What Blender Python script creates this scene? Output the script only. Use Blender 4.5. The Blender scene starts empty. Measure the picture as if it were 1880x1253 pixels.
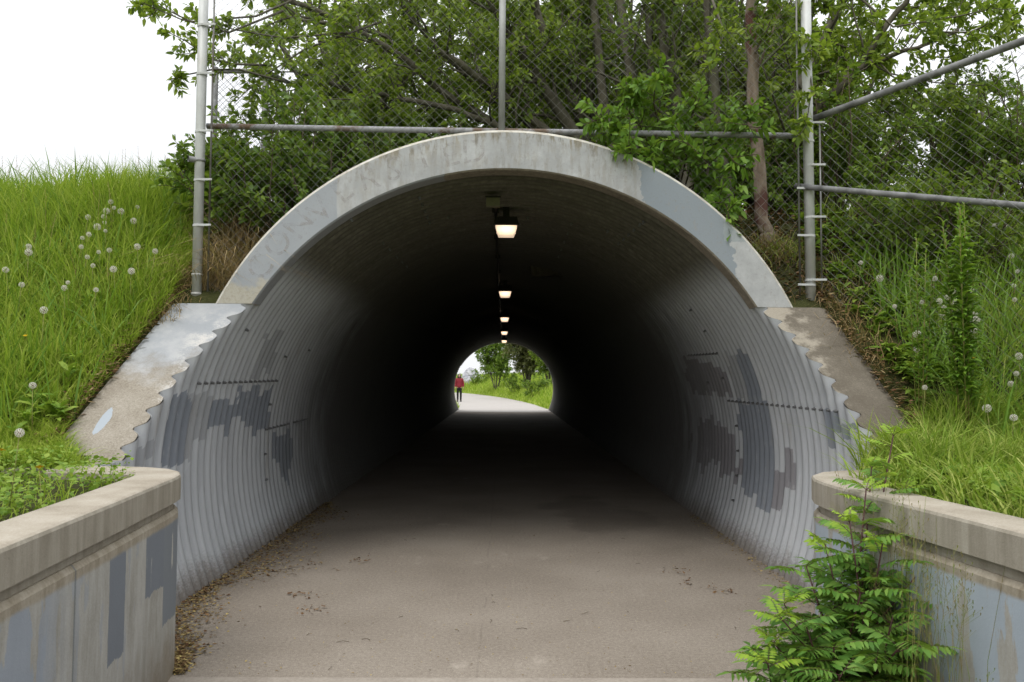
import bpy, math, random
import numpy as np
from mathutils import Vector
random.seed(7); rng = np.random.default_rng(11)
S = bpy.context.scene; C = S.collection
PI = math.pi
# ------------------------------------------------------------------ camera calibration
F = 1500.0; PITCH = math.atan(68.5/F); YAW = math.atan(15/F); ROLL = math.radians(.35); CAMH = 1.5
def _rot():
    a = PI/2+PITCH; c, s = math.cos(a), math.sin(a)
    Rx = np.array([[1,0,0],[0,c,-s],[0,s,c]])
    rz = lambda t: np.array([[math.cos(t),-math.sin(t),0],[math.sin(t),math.cos(t),0],[0,0,1]])
    return rz(-YAW)@Rx@rz(ROLL)
CM = _rot()
def ray(px, py):
    v = CM@np.array([(px-940)/F, (626.5-py)/F, -1.0]); return v/v[1]
def P(px, py, d):
    v = ray(px, py)*d; return np.array([v[0], d, v[2]+CAMH])
XC, ZC, R0, AMP, PITCHR = .01, .82, 2.300, .031, .13     # corrugated pipe
def oncyl(px, py, r=R0):
    v = ray(px, py); ox, oz = -XC, CAMH-ZC
    a = v[0]**2+v[2]**2; b = 2*(v[0]*ox+v[2]*oz); c = ox*ox+oz*oz-r*r
    t = (-b+math.sqrt(b*b-4*a*c))/(2*a); return np.array([v[0]*t, t, CAMH+v[2]*t])
# ------------------------------------------------------------------ object helpers
def tag(o, label=None, cat=None, group=None, kind=None):
    if label: o['label'] = label
    if cat: o['category'] = cat
    if group: o['group'] = group
    if kind: o['kind'] = kind
    return o
def empty(name, loc=(0,0,0), rz=0):
    o = bpy.data.objects.new(name, None); C.objects.link(o); o.location = loc; o.rotation_euler = (0,0,rz)
    o.empty_display_size = .1; return o
class MB:
    def __init__(s): s.v = []; s.f = []; s.m = []; s.n = 0
    def add(s, v, f, mi=0):
        v = np.asarray(v, float).reshape(-1,3); s.v.append(v)
        for q in f: s.f.append(tuple(int(i)+s.n for i in q)); s.m.append(mi)
        s.n += len(v); return s
    def box(s, lo, hi, mi=0):
        (a,b,c),(d,e,g) = lo, hi
        return s.add([(a,b,c),(d,b,c),(d,e,c),(a,e,c),(a,b,g),(d,b,g),(d,e,g),(a,e,g)],
                     [(0,3,2,1),(4,5,6,7),(0,1,5,4),(1,2,6,5),(2,3,7,6),(3,0,4,7)], mi)
    def tube(s, pts, rad, n=6, cap=True, mi=0):
        pts = np.asarray(pts, float); k = len(pts)
        if np.isscalar(rad): rad = [rad]*k
        elif len(rad) == 2 and k != 2: rad = np.linspace(rad[0], rad[1], k)
        T = np.gradient(pts, axis=0) if k > 1 else None
        T /= np.linalg.norm(T, axis=1)[:,None]+1e-9
        ref = np.array([0,0,1.]) if abs(T[0][2]) < .9 else np.array([1.,0,0])
        V = []
        an = np.arange(n)*2*PI/n
        for i in range(k):
            u = np.cross(T[i], ref); u /= np.linalg.norm(u)+1e-9; w = np.cross(T[i], u); ref = np.cross(u, T[i])
            V.append(pts[i]+rad[i]*(np.cos(an)[:,None]*u+np.sin(an)[:,None]*w))
        f = [(i*n+j, i*n+(j+1)%n, (i+1)*n+(j+1)%n, (i+1)*n+j) for i in range(k-1) for j in range(n)]
        if cap: f += [tuple(range(n-1,-1,-1)), tuple((k-1)*n+j for j in range(n))]
        return s.add(np.concatenate(V), f, mi)
    def grid(s, V, nu, nv, mi=0, flip=False):
        f = []
        for i in range(nu-1):
            for j in range(nv-1):
                q = (i*nv+j, (i+1)*nv+j, (i+1)*nv+j+1, i*nv+j+1)
                f.append(q[::-1] if flip else q)
        return s.add(V, f, mi)
    def build(s, name, mats, parent=None, smooth=False):
        me = bpy.data.meshes.new(name); V = np.concatenate(s.v) if s.v else np.zeros((0,3))
        mkmesh(me, V, s.f)
        if not isinstance(mats, (list, tuple)): mats = [mats]
        for m in mats: me.materials.append(m)
        if len(mats) > 1: me.polygons.foreach_set('material_index', np.array(s.m, dtype=np.int32))
        me.polygons.foreach_set('use_smooth', np.full(len(me.polygons), bool(smooth)))
        o = bpy.data.objects.new(name, me); C.objects.link(o)
        if parent: o.parent = parent
        return o
def mkmesh(me, V, faces):
    tot = np.fromiter((len(f) for f in faces), dtype=np.int32, count=len(faces))
    idx = np.fromiter((i for f in faces for i in f), dtype=np.int32, count=int(tot.sum()))
    me.vertices.add(len(V)); me.vertices.foreach_set('co', V.astype(np.float32).ravel())
    me.loops.add(len(idx)); me.loops.foreach_set('vertex_index', idx)
    me.polygons.add(len(faces)); st = np.zeros(len(faces), dtype=np.int32); st[1:] = np.cumsum(tot)[:-1]
    me.polygons.foreach_set('loop_start', st)
    me.update(calc_edges=True); me.validate()
def tiled(name, V, tmpl, mats, parent=None, smooth=False, mi=None):
    """V: (n,k,3) vertices of n copies of one little template with faces tmpl"""
    n, k, _ = V.shape
    me = bpy.data.meshes.new(name)
    lens = np.array([len(f) for f in tmpl], dtype=np.int32); flat = np.array([i for f in tmpl for i in f], dtype=np.int32)
    idx = (flat[None,:]+(np.arange(n, dtype=np.int32)*k)[:,None]).ravel()
    tot = np.tile(lens, n)
    me.vertices.add(n*k); me.vertices.foreach_set('co', V.astype(np.float32).ravel())
    me.loops.add(len(idx)); me.loops.foreach_set('vertex_index', idx)
    me.polygons.add(len(tot)); st = np.zeros(len(tot), dtype=np.int32); st[1:] = np.cumsum(tot)[:-1]
    me.polygons.foreach_set('loop_start', st)
    if not isinstance(mats, (list, tuple)): mats = [mats]
    for m in mats: me.materials.append(m)
    if mi is not None: me.polygons.foreach_set('material_index', np.repeat(mi.astype(np.int32), len(lens)))
    me.polygons.foreach_set('use_smooth', np.full(len(tot), bool(smooth or 'grass' in name)))
    me.update(calc_edges=True)
    o = bpy.data.objects.new(name, me); C.objects.link(o)
    if parent: o.parent = parent
    return o
def unit(a):
    a = np.asarray(a, float); return a/(np.linalg.norm(a, axis=-1, keepdims=True)+1e-9)
LEAF_F = [(0,2,1),(1,2,4,3),(3,4,5)]
def leafverts(p, d, L, w=.4, droop=.25, up=None, nj=.9):
    """p,d (n,3), L (n,) -> (n,6,3)"""
    n = len(p); d = unit(d); L = np.asarray(L)[:,None]
    u = np.array([0,0,1.])[None,:]+rng.normal(0, nj, (n,3)) if up is None else up
    b = unit(np.cross(d, u)); nn = unit(np.cross(b, d)); W = L*w*.5*rng.uniform(.8,1.2,(n,1))
    dz = np.array([0,0,-1.])*droop
    return np.stack([p, p+d*L*.32+b*W+nn*L*.05, p+d*L*.32-b*W+nn*L*.05, p+(d*.72+dz*.25)*L+b*W*.7+nn*L*.03, p+(d*.72+dz*.25)*L-b*W*.7+nn*L*.03, p+(d+dz*.6)*L], axis=1)
# ------------------------------------------------------------------ node helper
class X:
    """a value/colour socket with operators"""
    def __init__(s, t, o): s.t = t; s.o = o
    def _m(s, op, b=None, c=None, cl=False):
        n = s.t.nodes.new('ShaderNodeMath'); n.operation = op; n.use_clamp = cl
        s.t.links.new(s.o, n.inputs[0])
        for i, q in ((1,b),(2,c)):
            if q is None: continue
            if isinstance(q, X): s.t.links.new(q.o, n.inputs[i])
            else: n.inputs[i].default_value = q
        return X(s.t, n.outputs[0])
    def __add__(s, b): return s._m('ADD', b)
    def __sub__(s, b): return s._m('SUBTRACT', b)
    def __mul__(s, b): return s._m('MULTIPLY', b)
    def __neg__(s): return s._m('MULTIPLY', -1.)
    def gt(s, b): return s._m('GREATER_THAN', b)
    def lt(s, b): return s._m('LESS_THAN', b)
    def abs(s): return s._m('ABSOLUTE')
    def clamp(s): return s._m('ADD', 0., cl=True)
    def ss(s, a, b):
        n = s.t.nodes.new('ShaderNodeMapRange'); n.interpolation_type = 'SMOOTHSTEP'
        s.t.links.new(s.o, n.inputs[0]); n.inputs[1].default_value = min(a,b); n.inputs[2].default_value = max(a,b)
        n.inputs[3].default_value, n.inputs[4].default_value = (0,1) if a < b else (1,0)
        return X(s.t, n.outputs[0])
class Mat:
    def __init__(s, name, rough=.8, spec=.3, trans=0., metal=0.):
        s.m = bpy.data.materials.new(name); s.m.use_nodes = True; s.t = s.m.node_tree
        s.b = s.t.nodes['Principled BSDF']; s.out = s.t.nodes['Material Output']
        s.b.inputs['Roughness'].default_value = rough; s.b.inputs['Specular IOR Level'].default_value = spec
        s.b.inputs['Metallic'].default_value = metal
        tc = s.t.nodes.new('ShaderNodeTexCoord'); s.tc = tc.outputs['Object']
        sp = s.t.nodes.new('ShaderNodeSeparateXYZ'); s.t.links.new(s.tc, sp.inputs[0])
        s.x, s.y, s.z = [X(s.t, sp.outputs[i]) for i in range(3)]
    def noise(s, scale=5., detail=5., rough=.55, st=(1,1,1), off=(0,0,0), kind='n', dist=0.):
        mp = s.t.nodes.new('ShaderNodeMapping'); mp.inputs['Scale'].default_value = st; mp.inputs['Location'].default_value = off
        s.t.links.new(s.tc, mp.inputs[0])
        if kind == 'n':
            n = s.t.nodes.new('ShaderNodeTexNoise'); n.inputs['Detail'].default_value = detail; n.inputs['Roughness'].default_value = rough
            n.inputs['Distortion'].default_value = dist
            o = n.outputs[0]
        else:
            n = s.t.nodes.new('ShaderNodeTexVoronoi'); o = n.outputs['Distance']
        n.inputs['Scale'].default_value = scale; s.t.links.new(mp.outputs[0], n.inputs['Vector'])
        return X(s.t, o)
    def island(s):
        g = s.t.nodes.new('ShaderNodeNewGeometry'); return X(s.t, g.outputs['Random Per Island'])
    def rgb(s, c):
        n = s.t.nodes.new('ShaderNodeRGB'); n.outputs[0].default_value = (*c, 1); return X(s.t, n.outputs[0])
    def mix(s, f, a, b):
        n = s.t.nodes.new('ShaderNodeMix'); n.data_type = 'RGBA'
        for i, q in ((0,f),(6,a),(7,b)):
            if isinstance(q, X): s.t.links.new(q.o, n.inputs[i])
            elif i == 0: n.inputs[0].default_value = q
            else: n.inputs[i].default_value = (*q, 1)
        return X(s.t, n.outputs[2])
    def ramp(s, f, stops):
        n = s.t.nodes.new('ShaderNodeValToRGB'); e = n.color_ramp.elements
        while len(e) < len(stops): e.new(.5)
        for i, (p, c) in enumerate(stops): e[i].position = p; e[i].color = (*c, 1)
        s.t.links.new(f.o, n.inputs[0]); return X(s.t, n.outputs[0])
    def color(s, c):
        if isinstance(c, X): s.t.links.new(c.o, s.b.inputs['Base Color'])
        else: s.b.inputs['Base Color'].default_value = (*c, 1)
        s.c = c; return s
    def rough(s, r): s.t.links.new(r.o, s.b.inputs['Roughness']); return s
    def bump(s, h, dist=.01, st=1.):
        n = s.t.nodes.new('ShaderNodeBump'); n.inputs['Distance'].default_value = dist; n.inputs['Strength'].default_value = st
        s.t.links.new(h.o, n.inputs['Height']); s.t.links.new(n.outputs[0], s.b.inputs['Normal']); return s
    def translucent(s, f=.4, tint=1.3):
        tr = s.t.nodes.new('ShaderNodeBsdfTranslucent'); mx = s.t.nodes.new('ShaderNodeMixShader'); mx.inputs[0].default_value = f
        if isinstance(s.c, X):
            g = s.mix(.5, s.c, (.30,.42,.03)); s.t.links.new(g.o, tr.inputs[0])
        else: tr.inputs[0].default_value = (*s.c, 1)
        s.t.links.new(s.b.outputs[0], mx.inputs[1]); s.t.links.new(tr.outputs[0], mx.inputs[2]); s.t.links.new(mx.outputs[0], s.out.inputs[0]); return s
    def emit(s, c, e): s.b.inputs['Emission Color'].default_value = (*c, 1); s.b.inputs['Emission Strength'].default_value = e; return s
# ------------------------------------------------------------------ materials
def foliage(name, dark, mid, light, tr=.35, rough=.5, spec=.35, ns=2.):
    m = Mat(name, rough, spec); r = m.island(); n = m.noise(ns, 3)
    c = m.ramp((r*.65+n*.5).clamp(), [(0.1,dark),(.5,mid),(.95,light)])
    return m.color(c).translucent(tr).m
M = {}
M['leaf_willow'] = foliage('willow_leaf', (.045,.085,.010), (.13,.205,.022), (.32,.40,.055), .46)
M['leaf_dark'] = foliage('dark_leaf', (.028,.055,.008), (.085,.15,.018), (.23,.31,.04), .42)
M['leaf_shrub'] = foliage('shrub_leaf', (.040,.080,.010), (.10,.185,.022), (.25,.35,.05), .40)
M['leaf_bright'] = foliage('bright_leaf', (.075,.155,.015), (.12,.24,.026), (.21,.34,.045), .35)
M['leaf_rowan'] = foliage('rowan_leaf', (.05,.125,.02), (.10,.225,.035), (.21,.35,.065), .34, .5, .25, 3.)
M['leaf_rowan_young'] = foliage('young_rowan_leaf', (.16,.30,.02), (.24,.38,.035), (.33,.46,.05), .35, .5, .25)
M['leaf_olive'] = foliage('olive_leaf', (.05,.06,.02), (.09,.10,.035), (.15,.15,.06), .25)
M['grass'] = foliage('grass_blade', (.11,.20,.015), (.25,.37,.035), (.50,.56,.12), .4, .6, .2, 1.9)
M['grass_right'] = foliage('rough_grass_blade', (.09,.17,.018), (.21,.32,.038), (.44,.47,.13), .38, .6, .2, 1.6)
M['weed'] = foliage('weed_leaf', (.08,.165,.018), (.155,.27,.03), (.30,.40,.06), .34, .55, .25, 3)
M['dry'] = foliage('dry_grass', (.12,.075,.035), (.28,.19,.09), (.45,.35,.19), .15, .8, .1, 6)
M['litter'] = foliage('leaf_litter', (.045,.022,.012), (.12,.065,.035), (.30,.19,.10), .05, .9, .1, 6)
M['seedling'] = foliage('seed_litter', (.07,.045,.022), (.20,.135,.06), (.46,.36,.14), .05, .9, .1, 4)

m = Mat('bark', .9, .15); n1 = m.noise(9, 8, .65, (1,1,.25)); n2 = m.noise(2.2, 3)
M['bark'] = m.color(m.ramp((n1*.8+n2*.3).clamp(), [(.25,(.035,.031,.022)),(.5,(.095,.086,.064)),(.8,(.18,.165,.125))])).bump(n1, .02, .8).m
m = Mat('pale_bark', .9, .15); n1 = m.noise(11, 8, .65, (1,1,.3)); n2 = m.noise(3.5, 4, off=(3,1,4))
M['bark_red'] = m.color(m.mix(n2.ss(.52,.62), m.ramp(n1, [(.3,(.11,.08,.055)),(.6,(.25,.20,.155))]), (.10,.05,.04))).bump(n1, .02, .8).m
m = Mat('twig', .8, .2); M['twig'] = m.color((.09,.07,.045)).m
m = Mat('rowan_stem', .6, .3); M['rowan_stem'] = m.color((.075,.03,.03)).m
m = Mat('green_stem', .6, .3); n1 = m.noise(20, 2); M['green_stem'] = m.color(m.ramp(n1, [(.3,(.13,.20,.03)),(.7,(.24,.18,.07))])).m
m = Mat('galvanised_steel', .48, .5, metal=.1); n1 = m.noise(9, 6, .6, (1,1,.4)); n2 = m.noise(3, 4, off=(5,2,1)); n3 = m.noise(70, 2)
M['galv'] = m.color(m.mix(n2.ss(.5,.75)*.5, m.ramp(n1, [(.3,(.38,.385,.375)),(.7,(.56,.57,.56))]), (.40,.36,.30))).bump(n3, .001, .3).m
m = Mat('dull_galvanised_steel', .55, .4, metal=.1); n1 = m.noise(9, 6, .6, (1,1,.4)); M['galv_dull'] = m.color(m.ramp(n1, [(.3,(.22,.22,.21)),(.7,(.38,.385,.38))])).m
m = Mat('wire', .5, .5, metal=.5); n1 = m.noise(2.5, 4); M['wire'] = m.color(m.ramp(n1, [(.35,(.085,.075,.06)),(.65,(.23,.23,.22))])).m
m = Mat('dull_wire', .7, .3); M['wire_dark'] = m.color((.06,.06,.055)).m
m = Mat('dark_rail', .6, .4); n1 = m.noise(9, 5); M['rail'] = m.color(m.ramp(n1, [(.35,(.10,.10,.10)),(.65,(.25,.25,.25))])).m
m = Mat('rusty_rail', .6, .4); n1 = m.noise(5, 6, off=(2,0,0)); n2 = m.noise(22, 4)
M['rail_rust'] = m.color(m.mix(n1.ss(.5,.62), m.ramp(n2, [(.3,(.20,.20,.21)),(.7,(.34,.34,.35))]), (.13,.085,.055))).m
# corrugated steel plate, painted
def pipe_mat(name):
    m = Mat(name, .62, .12); n1 = m.noise(3.0, 6, .6, (1,1,.35)); n2 = m.noise(26, 6, .65, (1,1,.3)); n3 = m.noise(60, 3, .7); n4 = m.noise(2.2, 5, .6, (1,3,1), (4,4,4))
    V3 = lambda tint: m.mix(n1, tuple(q*.82 for q in tint), tuple(q*1.15 for q in tint))
    at = m.t.nodes.new('ShaderNodeAttribute'); at.attribute_name = 'paint'; sc = m.t.nodes.new('ShaderNodeSeparateColor'); m.t.links.new(at.outputs['Color'], sc.inputs[0])
    base = V3((.44,.455,.47))
    # thin older roller coats hanging as long pale and dark strips
    base = m.mix(((m.noise(1.3, 4, .6, (1,5,.45), (2,7,1))).ss(.50,.53))*(m.z.ss(1.9,1.5))*.30, base, (.30,.31,.325))
    jit = (n2-.5)*.5+(n3-.5)*.4
    for i_, tint, op in ((2,(.29,.30,.31),.8),(1,(.195,.185,.196),.84),(0,(.185,.205,.235),.88)):
        wv = X(m.t, sc.outputs[i_]); base = m.mix((wv+jit).ss(.38,.62)*(n2.ss(.75,.62)*.25+.75)*op, base, V3(tint))
    base = m.mix(n2.ss(.52,.78)*.28, base, (.50,.50,.49))
    base = m.mix((m.noise(5, 6, .7, (1,1,.12), (7,3,9))).ss(.56,.72)*.35, base, (.22,.19,.145))
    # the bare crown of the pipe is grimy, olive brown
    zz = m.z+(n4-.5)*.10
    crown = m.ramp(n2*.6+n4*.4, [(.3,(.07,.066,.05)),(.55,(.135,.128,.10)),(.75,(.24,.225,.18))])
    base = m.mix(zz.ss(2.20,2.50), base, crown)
    # dirt splashed at the foot
    foot = ((m.z*-1.)+(n3-.5)*.24+(n1-.5)*.2).ss(-.24,.0)
    base = m.mix(foot*.8, base, (.12,.095,.07))
    deep_shade = m.mix(n2*.6+n4*.4, (.06,.057,.05), (.125,.12,.108))  # painted shade: pipe colour darkens with distance into the tunnel
    base = m.mix((m.y+(n1-.5)*3.).ss(7.2,11.)*.95, base, deep_shade)
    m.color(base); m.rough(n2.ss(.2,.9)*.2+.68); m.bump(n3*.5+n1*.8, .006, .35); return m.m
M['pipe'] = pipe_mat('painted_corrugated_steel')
M['bolt'] = Mat('bolt_steel', .45, .5, metal=.6).color((.20,.20,.20)).m
# arch ring
m = Mat('painted_arch_concrete', .85, .15); big = m.noise(1.6, 6, .6); st = m.noise(1.6, 8, .68, (13,1,3.2)); st2 = m.noise(2.4, 8, .7, (9,1,2.2), (5,0,3)); fine = m.noise(55, 6, .7); blot = m.noise(7, 6, .65, off=(1,4,2))
base = m.mix((big*.5+blot*.5).ss(.36,.64), (.33,.335,.335), (.43,.435,.435))
ring_r = (m.x*m.x+(m.z-.943)*(m.z-.943))
mid = (m.x.abs()*-1.+(big-.5)*.6).ss(-1.5,-.9)
outer = ring_r.ss(5.25,5.95)
blot2 = m.noise(14, 7, .7, (1,1,.6), (2,9,2)); tan = (st.ss(.44,.58)*mid)*(outer*.65+.35)*(blot.ss(.30,.55))
base = m.mix(tan*.95, base, m.ramp(st2, [(.35,(.13,.108,.07)),(.65,(.31,.275,.205))]))
base = m.mix((st2.ss(.52,.66)*outer)*(m.x.ss(-.2,.4))*(m.x.ss(1.7,1.2))*.8, base, (.14,.13,.095))
base = m.mix(blot.ss(.56,.70)*.45*(m.x.ss(-1.4,-1.2)), base, (.50,.51,.51))
lp = (m.x+(big-.5)*.05).lt(-1.27)
base = m.mix(lp, base, m.mix(big.ss(.35,.65), (.285,.305,.33), (.335,.35,.368)))
lowl = ((m.z*-1.)+(blot-.5)*.35).ss(-2.24,-2.16)*(m.x.lt(-1.5))
base = m.mix(lowl, base, m.ramp(fine, [(.3,(.33,.30,.24)),(.7,(.46,.44,.38))]))
rx = m.x+(blot-.5)*.22+(m.z-2.9)*.12
rp = rx.gt(1.05)*rx.lt(1.68)*((m.z-m.x*-.75+(blot-.5)*.25).gt(3.52))
base = m.mix(rp, base, m.mix(big, (.21,.24,.265), (.27,.295,.315)))
rp2 = (m.x+(blot-.5)*.12).gt(1.67)*(m.x+(blot-.5)*.12).lt(1.90)*((m.z+(blot-.5)*.1).gt(2.55))*((m.z+(blot-.5)*.1).lt(2.72))
base = m.mix(rp2*.8, base, (.29,.32,.33))
base = m.mix((blot2.ss(.58,.66))*.35, base, (.27,.25,.22)); base = m.mix((fine.ss(.56,.70))*.4, base, (.2,.18,.15))
M['ring'] = m.color(base).bump(fine*.4+blot*.6, .006, .5).m
m = Mat('chipped_edge_concrete', .85, .2); n1 = m.noise(14, 7, .7); M['edge'] = m.color(m.ramp(n1, [(.3,(.30,.27,.21)),(.6,(.55,.53,.47))])).bump(n1, .01, .5).m
m = Mat('ghost_graffiti', .85, .2); n1 = m.noise(9, 6, .7); m.color((.40,.365,.345))
n2 = m.noise(22, 5, .7); tp_ = m.t.nodes.new('ShaderNodeBsdfTransparent'); mxs = m.t.nodes.new('ShaderNodeMixShader'); fk = (n1*.6+n2*.4).ss(.42,.60)*.38
m.t.links.new(fk.o, mxs.inputs[0]); m.t.links.new(tp_.outputs[0], mxs.inputs[1]); m.t.links.new(m.b.outputs[0], mxs.inputs[2]); m.t.links.new(mxs.outputs[0], m.out.inputs[0]); M['ghost'] = m.m
m = Mat('soffit_concrete', .85, .2); n1 = m.noise(3, 7, .65, (1,1,.5)); n2 = m.noise(30, 6, .7); left = (m.x+(n1-.5)*.2).lt(-.45)
M['soffit'] = m.color(m.mix(left, m.ramp(n1*.5+n2*.5, [(.35,(.14,.12,.09)),(.65,(.34,.30,.24))]), m.mix(n2, (.24,.25,.26), (.33,.34,.35)))).bump(n2, .008, .6).m
# sloped collar slabs
m = Mat('collar_concrete_pale', .85, .25); big = m.noise(2.2, 6, .6); fine = m.noise(90, 5, .75); blot = m.noise(6, 7, .65, off=(2,2,2))
conc = m.ramp(fine*.65+blot*.35, [(.32,(.16,.135,.10)),(.5,(.265,.235,.19)),(.68,(.38,.35,.30))])
paint = m.mix(blot.ss(.35,.7), (.285,.305,.325), (.37,.38,.39))
zz = m.z+(blot-.5)*.5+(big-.5)*.5
wear = zz.ss(1.42,1.68)
c = m.mix(wear*.9, conc, paint)
# edge along the pipe worn to aggregate
c = m.mix((blot*.7+fine*.3).ss(.50,.60)*(((m.x+2.35)).ss(.05,.2))*(m.z.ss(2.0,1.8))*.8, c, m.mix(fine, (.40,.37,.32), (.62,.61,.59)))
spot = ((m.x+2.50+(blot-.5)*.05)*(m.x+2.50+(blot-.5)*.05)*9.+(m.z-1.22-(m.x+2.5)*.5+(fine-.5)*.04)*(m.z-1.22-(m.x+2.5)*.5+(fine-.5)*.04)*1.6).lt(.0090)
c = m.mix(spot, c, (.33,.365,.40))
M['collar_l'] = m.color(c).bump(fine*.5+blot*.5, .008, .6).m
m = Mat('collar_concrete_brown', .9, .2); fine = m.noise(80, 5, .75); blot = m.noise(4, 7, .65); big = m.noise(1.3, 4, .5, off=(9,9,1))
c = m.ramp(fine*.35+blot*.4+big*.25, [(.34,(.085,.070,.050)),(.5,(.125,.108,.084)),(.66,(.20,.175,.14))])
c = m.mix((m.noise(160, 2, .5)).ss(.72,.76)*.6, c, (.5,.47,.42))
c = m.mix((blot+(m.x*-.9)+1.92).ss(.42,.56)*.7, c, m.mix(fine, (.25,.22,.17), (.44,.40,.33)))
M['collar_r'] = m.color(c).bump(fine*.5+blot*.5, .008, .6).m
m = Mat('cap_concrete', .88, .2); fine = m.noise(110, 5, .75); blot = m.noise(4, 7, .65); stz = m.noise(2.2, 7, .7, (6,6,.5)); pit = m.noise(40, 3, kind='v')
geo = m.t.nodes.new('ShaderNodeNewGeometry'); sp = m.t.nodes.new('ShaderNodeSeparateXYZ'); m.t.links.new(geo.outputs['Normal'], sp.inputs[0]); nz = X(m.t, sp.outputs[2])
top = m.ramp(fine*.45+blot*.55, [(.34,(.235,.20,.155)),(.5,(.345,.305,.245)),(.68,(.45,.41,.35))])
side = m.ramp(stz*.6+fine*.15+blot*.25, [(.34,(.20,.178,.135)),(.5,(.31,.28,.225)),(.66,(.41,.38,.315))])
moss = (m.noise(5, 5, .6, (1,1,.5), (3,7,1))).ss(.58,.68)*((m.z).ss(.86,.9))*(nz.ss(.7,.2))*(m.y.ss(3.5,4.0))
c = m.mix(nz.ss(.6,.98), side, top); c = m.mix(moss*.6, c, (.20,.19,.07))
c = m.mix(pit.ss(.13,.05)*.25, c, (.12,.1,.08))
M['cap'] = m.color(c).bump(fine*.5+blot*.5+pit.ss(.1,.0)*-.4, .006, .6).m
def wallmat(name, seed, blue, cols):
    m = Mat(name, .8, .25); fine = m.noise(90, 5, .7); blot = m.noise(5, 7, .65, off=(seed,0,0)); stz = m.noise(2.6, 6, .6, (2.4,2.4,.55), (0,seed,2)); st2 = m.noise(7, 6, .7, (2,2,.35), (seed,1,1)); big = m.noise(1.1, 3, .5, (1,1,.5), (seed,3,0))
    base = m.ramp(st2*.6+fine*.2+blot*.2, [(.34,(.25,.235,.20)),(.5,(.355,.345,.31)),(.66,(.45,.44,.41))])
    bl = m.mix(blot, blue, tuple(q*1.25 for q in blue))
    f = (stz*.75+st2*.25).ss(.455,.475)
    if cols: f = (f*(m.y.ss(3.0,2.6))+(stz.ss(.56,.58))*.5).clamp()
    base = m.mix(f*.85, base, bl)
    for (y0,y1,z0,z1,col) in cols:
        jy = m.y+(blot-.5)*.03; jz = m.z+(blot-.5)*.06+(st2-.5)*.10
        msk = jy.gt(y0)*jy.lt(y1)*jz.gt(z0)*jz.lt(z1)
        base = m.mix(msk*(st2.ss(.66,.62)), base, m.mix(blot, col, tuple(q*1.2 for q in col)))
    # bare strip of concrete just below the groove, dark joint line, muddy foot
    base = m.mix(((m.z+(blot-.5)*.03).ss(.765,.785)), base, m.ramp(st2*.7+fine*.3, [(.35,(.22,.185,.13)),(.65,(.40,.36,.29))]))
    base = m.mix(((m.z*-1.)+(blot-.5)*.5+(fine-.5)*.3).ss(-.30,.0)*.8, base, (.20,.16,.11))
    jt = (m.y-2.96+(fine-.5)*.008).abs().lt(.006)
    if cols: base = m.mix(jt*.6, base, (.10,.12,.13))
    return m.color(base).bump(fine*.4+blot*.6, .006, .5).m
M['wall_l'] = wallmat('painted_wing_wall_left', 2., (.245,.275,.315), [(3.28,3.46,.36,.82,(.165,.18,.20)), (3.72,3.98,.50,.82,(.165,.18,.20)), (3.98,4.6,.30,.82,(.175,.19,.205))])
M['wall_r'] = wallmat('painted_wing_wall_right', 6.3, (.30,.35,.40), [])
# asphalt
def asphalt(name, c0, c1, c2):
    m = Mat(name, .9, .2); f1 = m.noise(150, 3, .8); f2 = m.noise(45, 6, .75); big = m.noise(.9, 5, .55); v = m.noise(55, kind='v')
    c = m.ramp(f1*.45+f2*.35+big*.2, [(.33,c0),(.5,c1),(.70,c2)])
    c = m.mix(v.ss(.13,.05)*.6, c, tuple(q*1.7 for q in c2))
    c = m.mix(m.noise(70, kind='v', off=(5,5,5)).ss(.12,.05)*.6, c, tuple(q*.4 for q in c0))
    worn = m.noise(2.3, 6, .65, (1,.5,1), (3,2,0)).ss(.62,.75)*.35
    c = m.mix(worn, c, tuple(q*1.25 for q in c2))
    # damp dark patch and lengthwise paving joint
    d = ((m.x-1.0)*(m.x-1.0)*1.2+(m.y-9.2)*(m.y-9.2)*.25+(big-.5)*2.).ss(.45,.15)
    c = m.mix(d*.22, c, tuple(q*.5 for q in c0))
    crack = (m.x+.12+(m.noise(1.5,3)-.5)*.06).abs().lt(.006)*(m.noise(3,2,off=(9,1,0)).gt(.47))
    c = m.mix(crack*.15, c, tuple(q*.5 for q in c0))
    return m.color(c).bump(f1*.5+f2*.5, .004, .7).m
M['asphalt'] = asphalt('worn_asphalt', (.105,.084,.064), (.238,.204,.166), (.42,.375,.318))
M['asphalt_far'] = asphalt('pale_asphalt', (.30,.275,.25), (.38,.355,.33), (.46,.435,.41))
M['asphalt_near'] = asphalt('dark_asphalt', (.06,.045,.04), (.09,.07,.06), (.14,.115,.10))
m = Mat('edge_strip_concrete', .9, .2); n1 = m.noise(60, 5, .7); n2 = m.noise(6, 4); M['strip'] = m.color(m.ramp(n1*.6+n2*.4, [(.35,(.24,.205,.17)),(.65,(.36,.32,.27))])).bump(n1, .003, .5).m
m = Mat('soil', .95, .1); n1 = m.noise(5, 8, .7); n2 = m.noise(60, 5, .7); M['soil'] = m.color(m.ramp(n1*.5+n2*.5, [(.35,(.03,.028,.012)),(.5,(.055,.06,.02)),(.68,(.10,.095,.04))])).bump(n2, .03, .8).m
m = Mat('far_field', .95, .1); n1 = m.noise(.6, 8, .7); n2 = m.noise(12, 5, .7); M['field'] = m.color(m.ramp(n1*.5+n2*.5, [(.35,(.09,.14,.02)),(.5,(.17,.23,.035)),(.68,(.27,.30,.07))])).m
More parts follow.
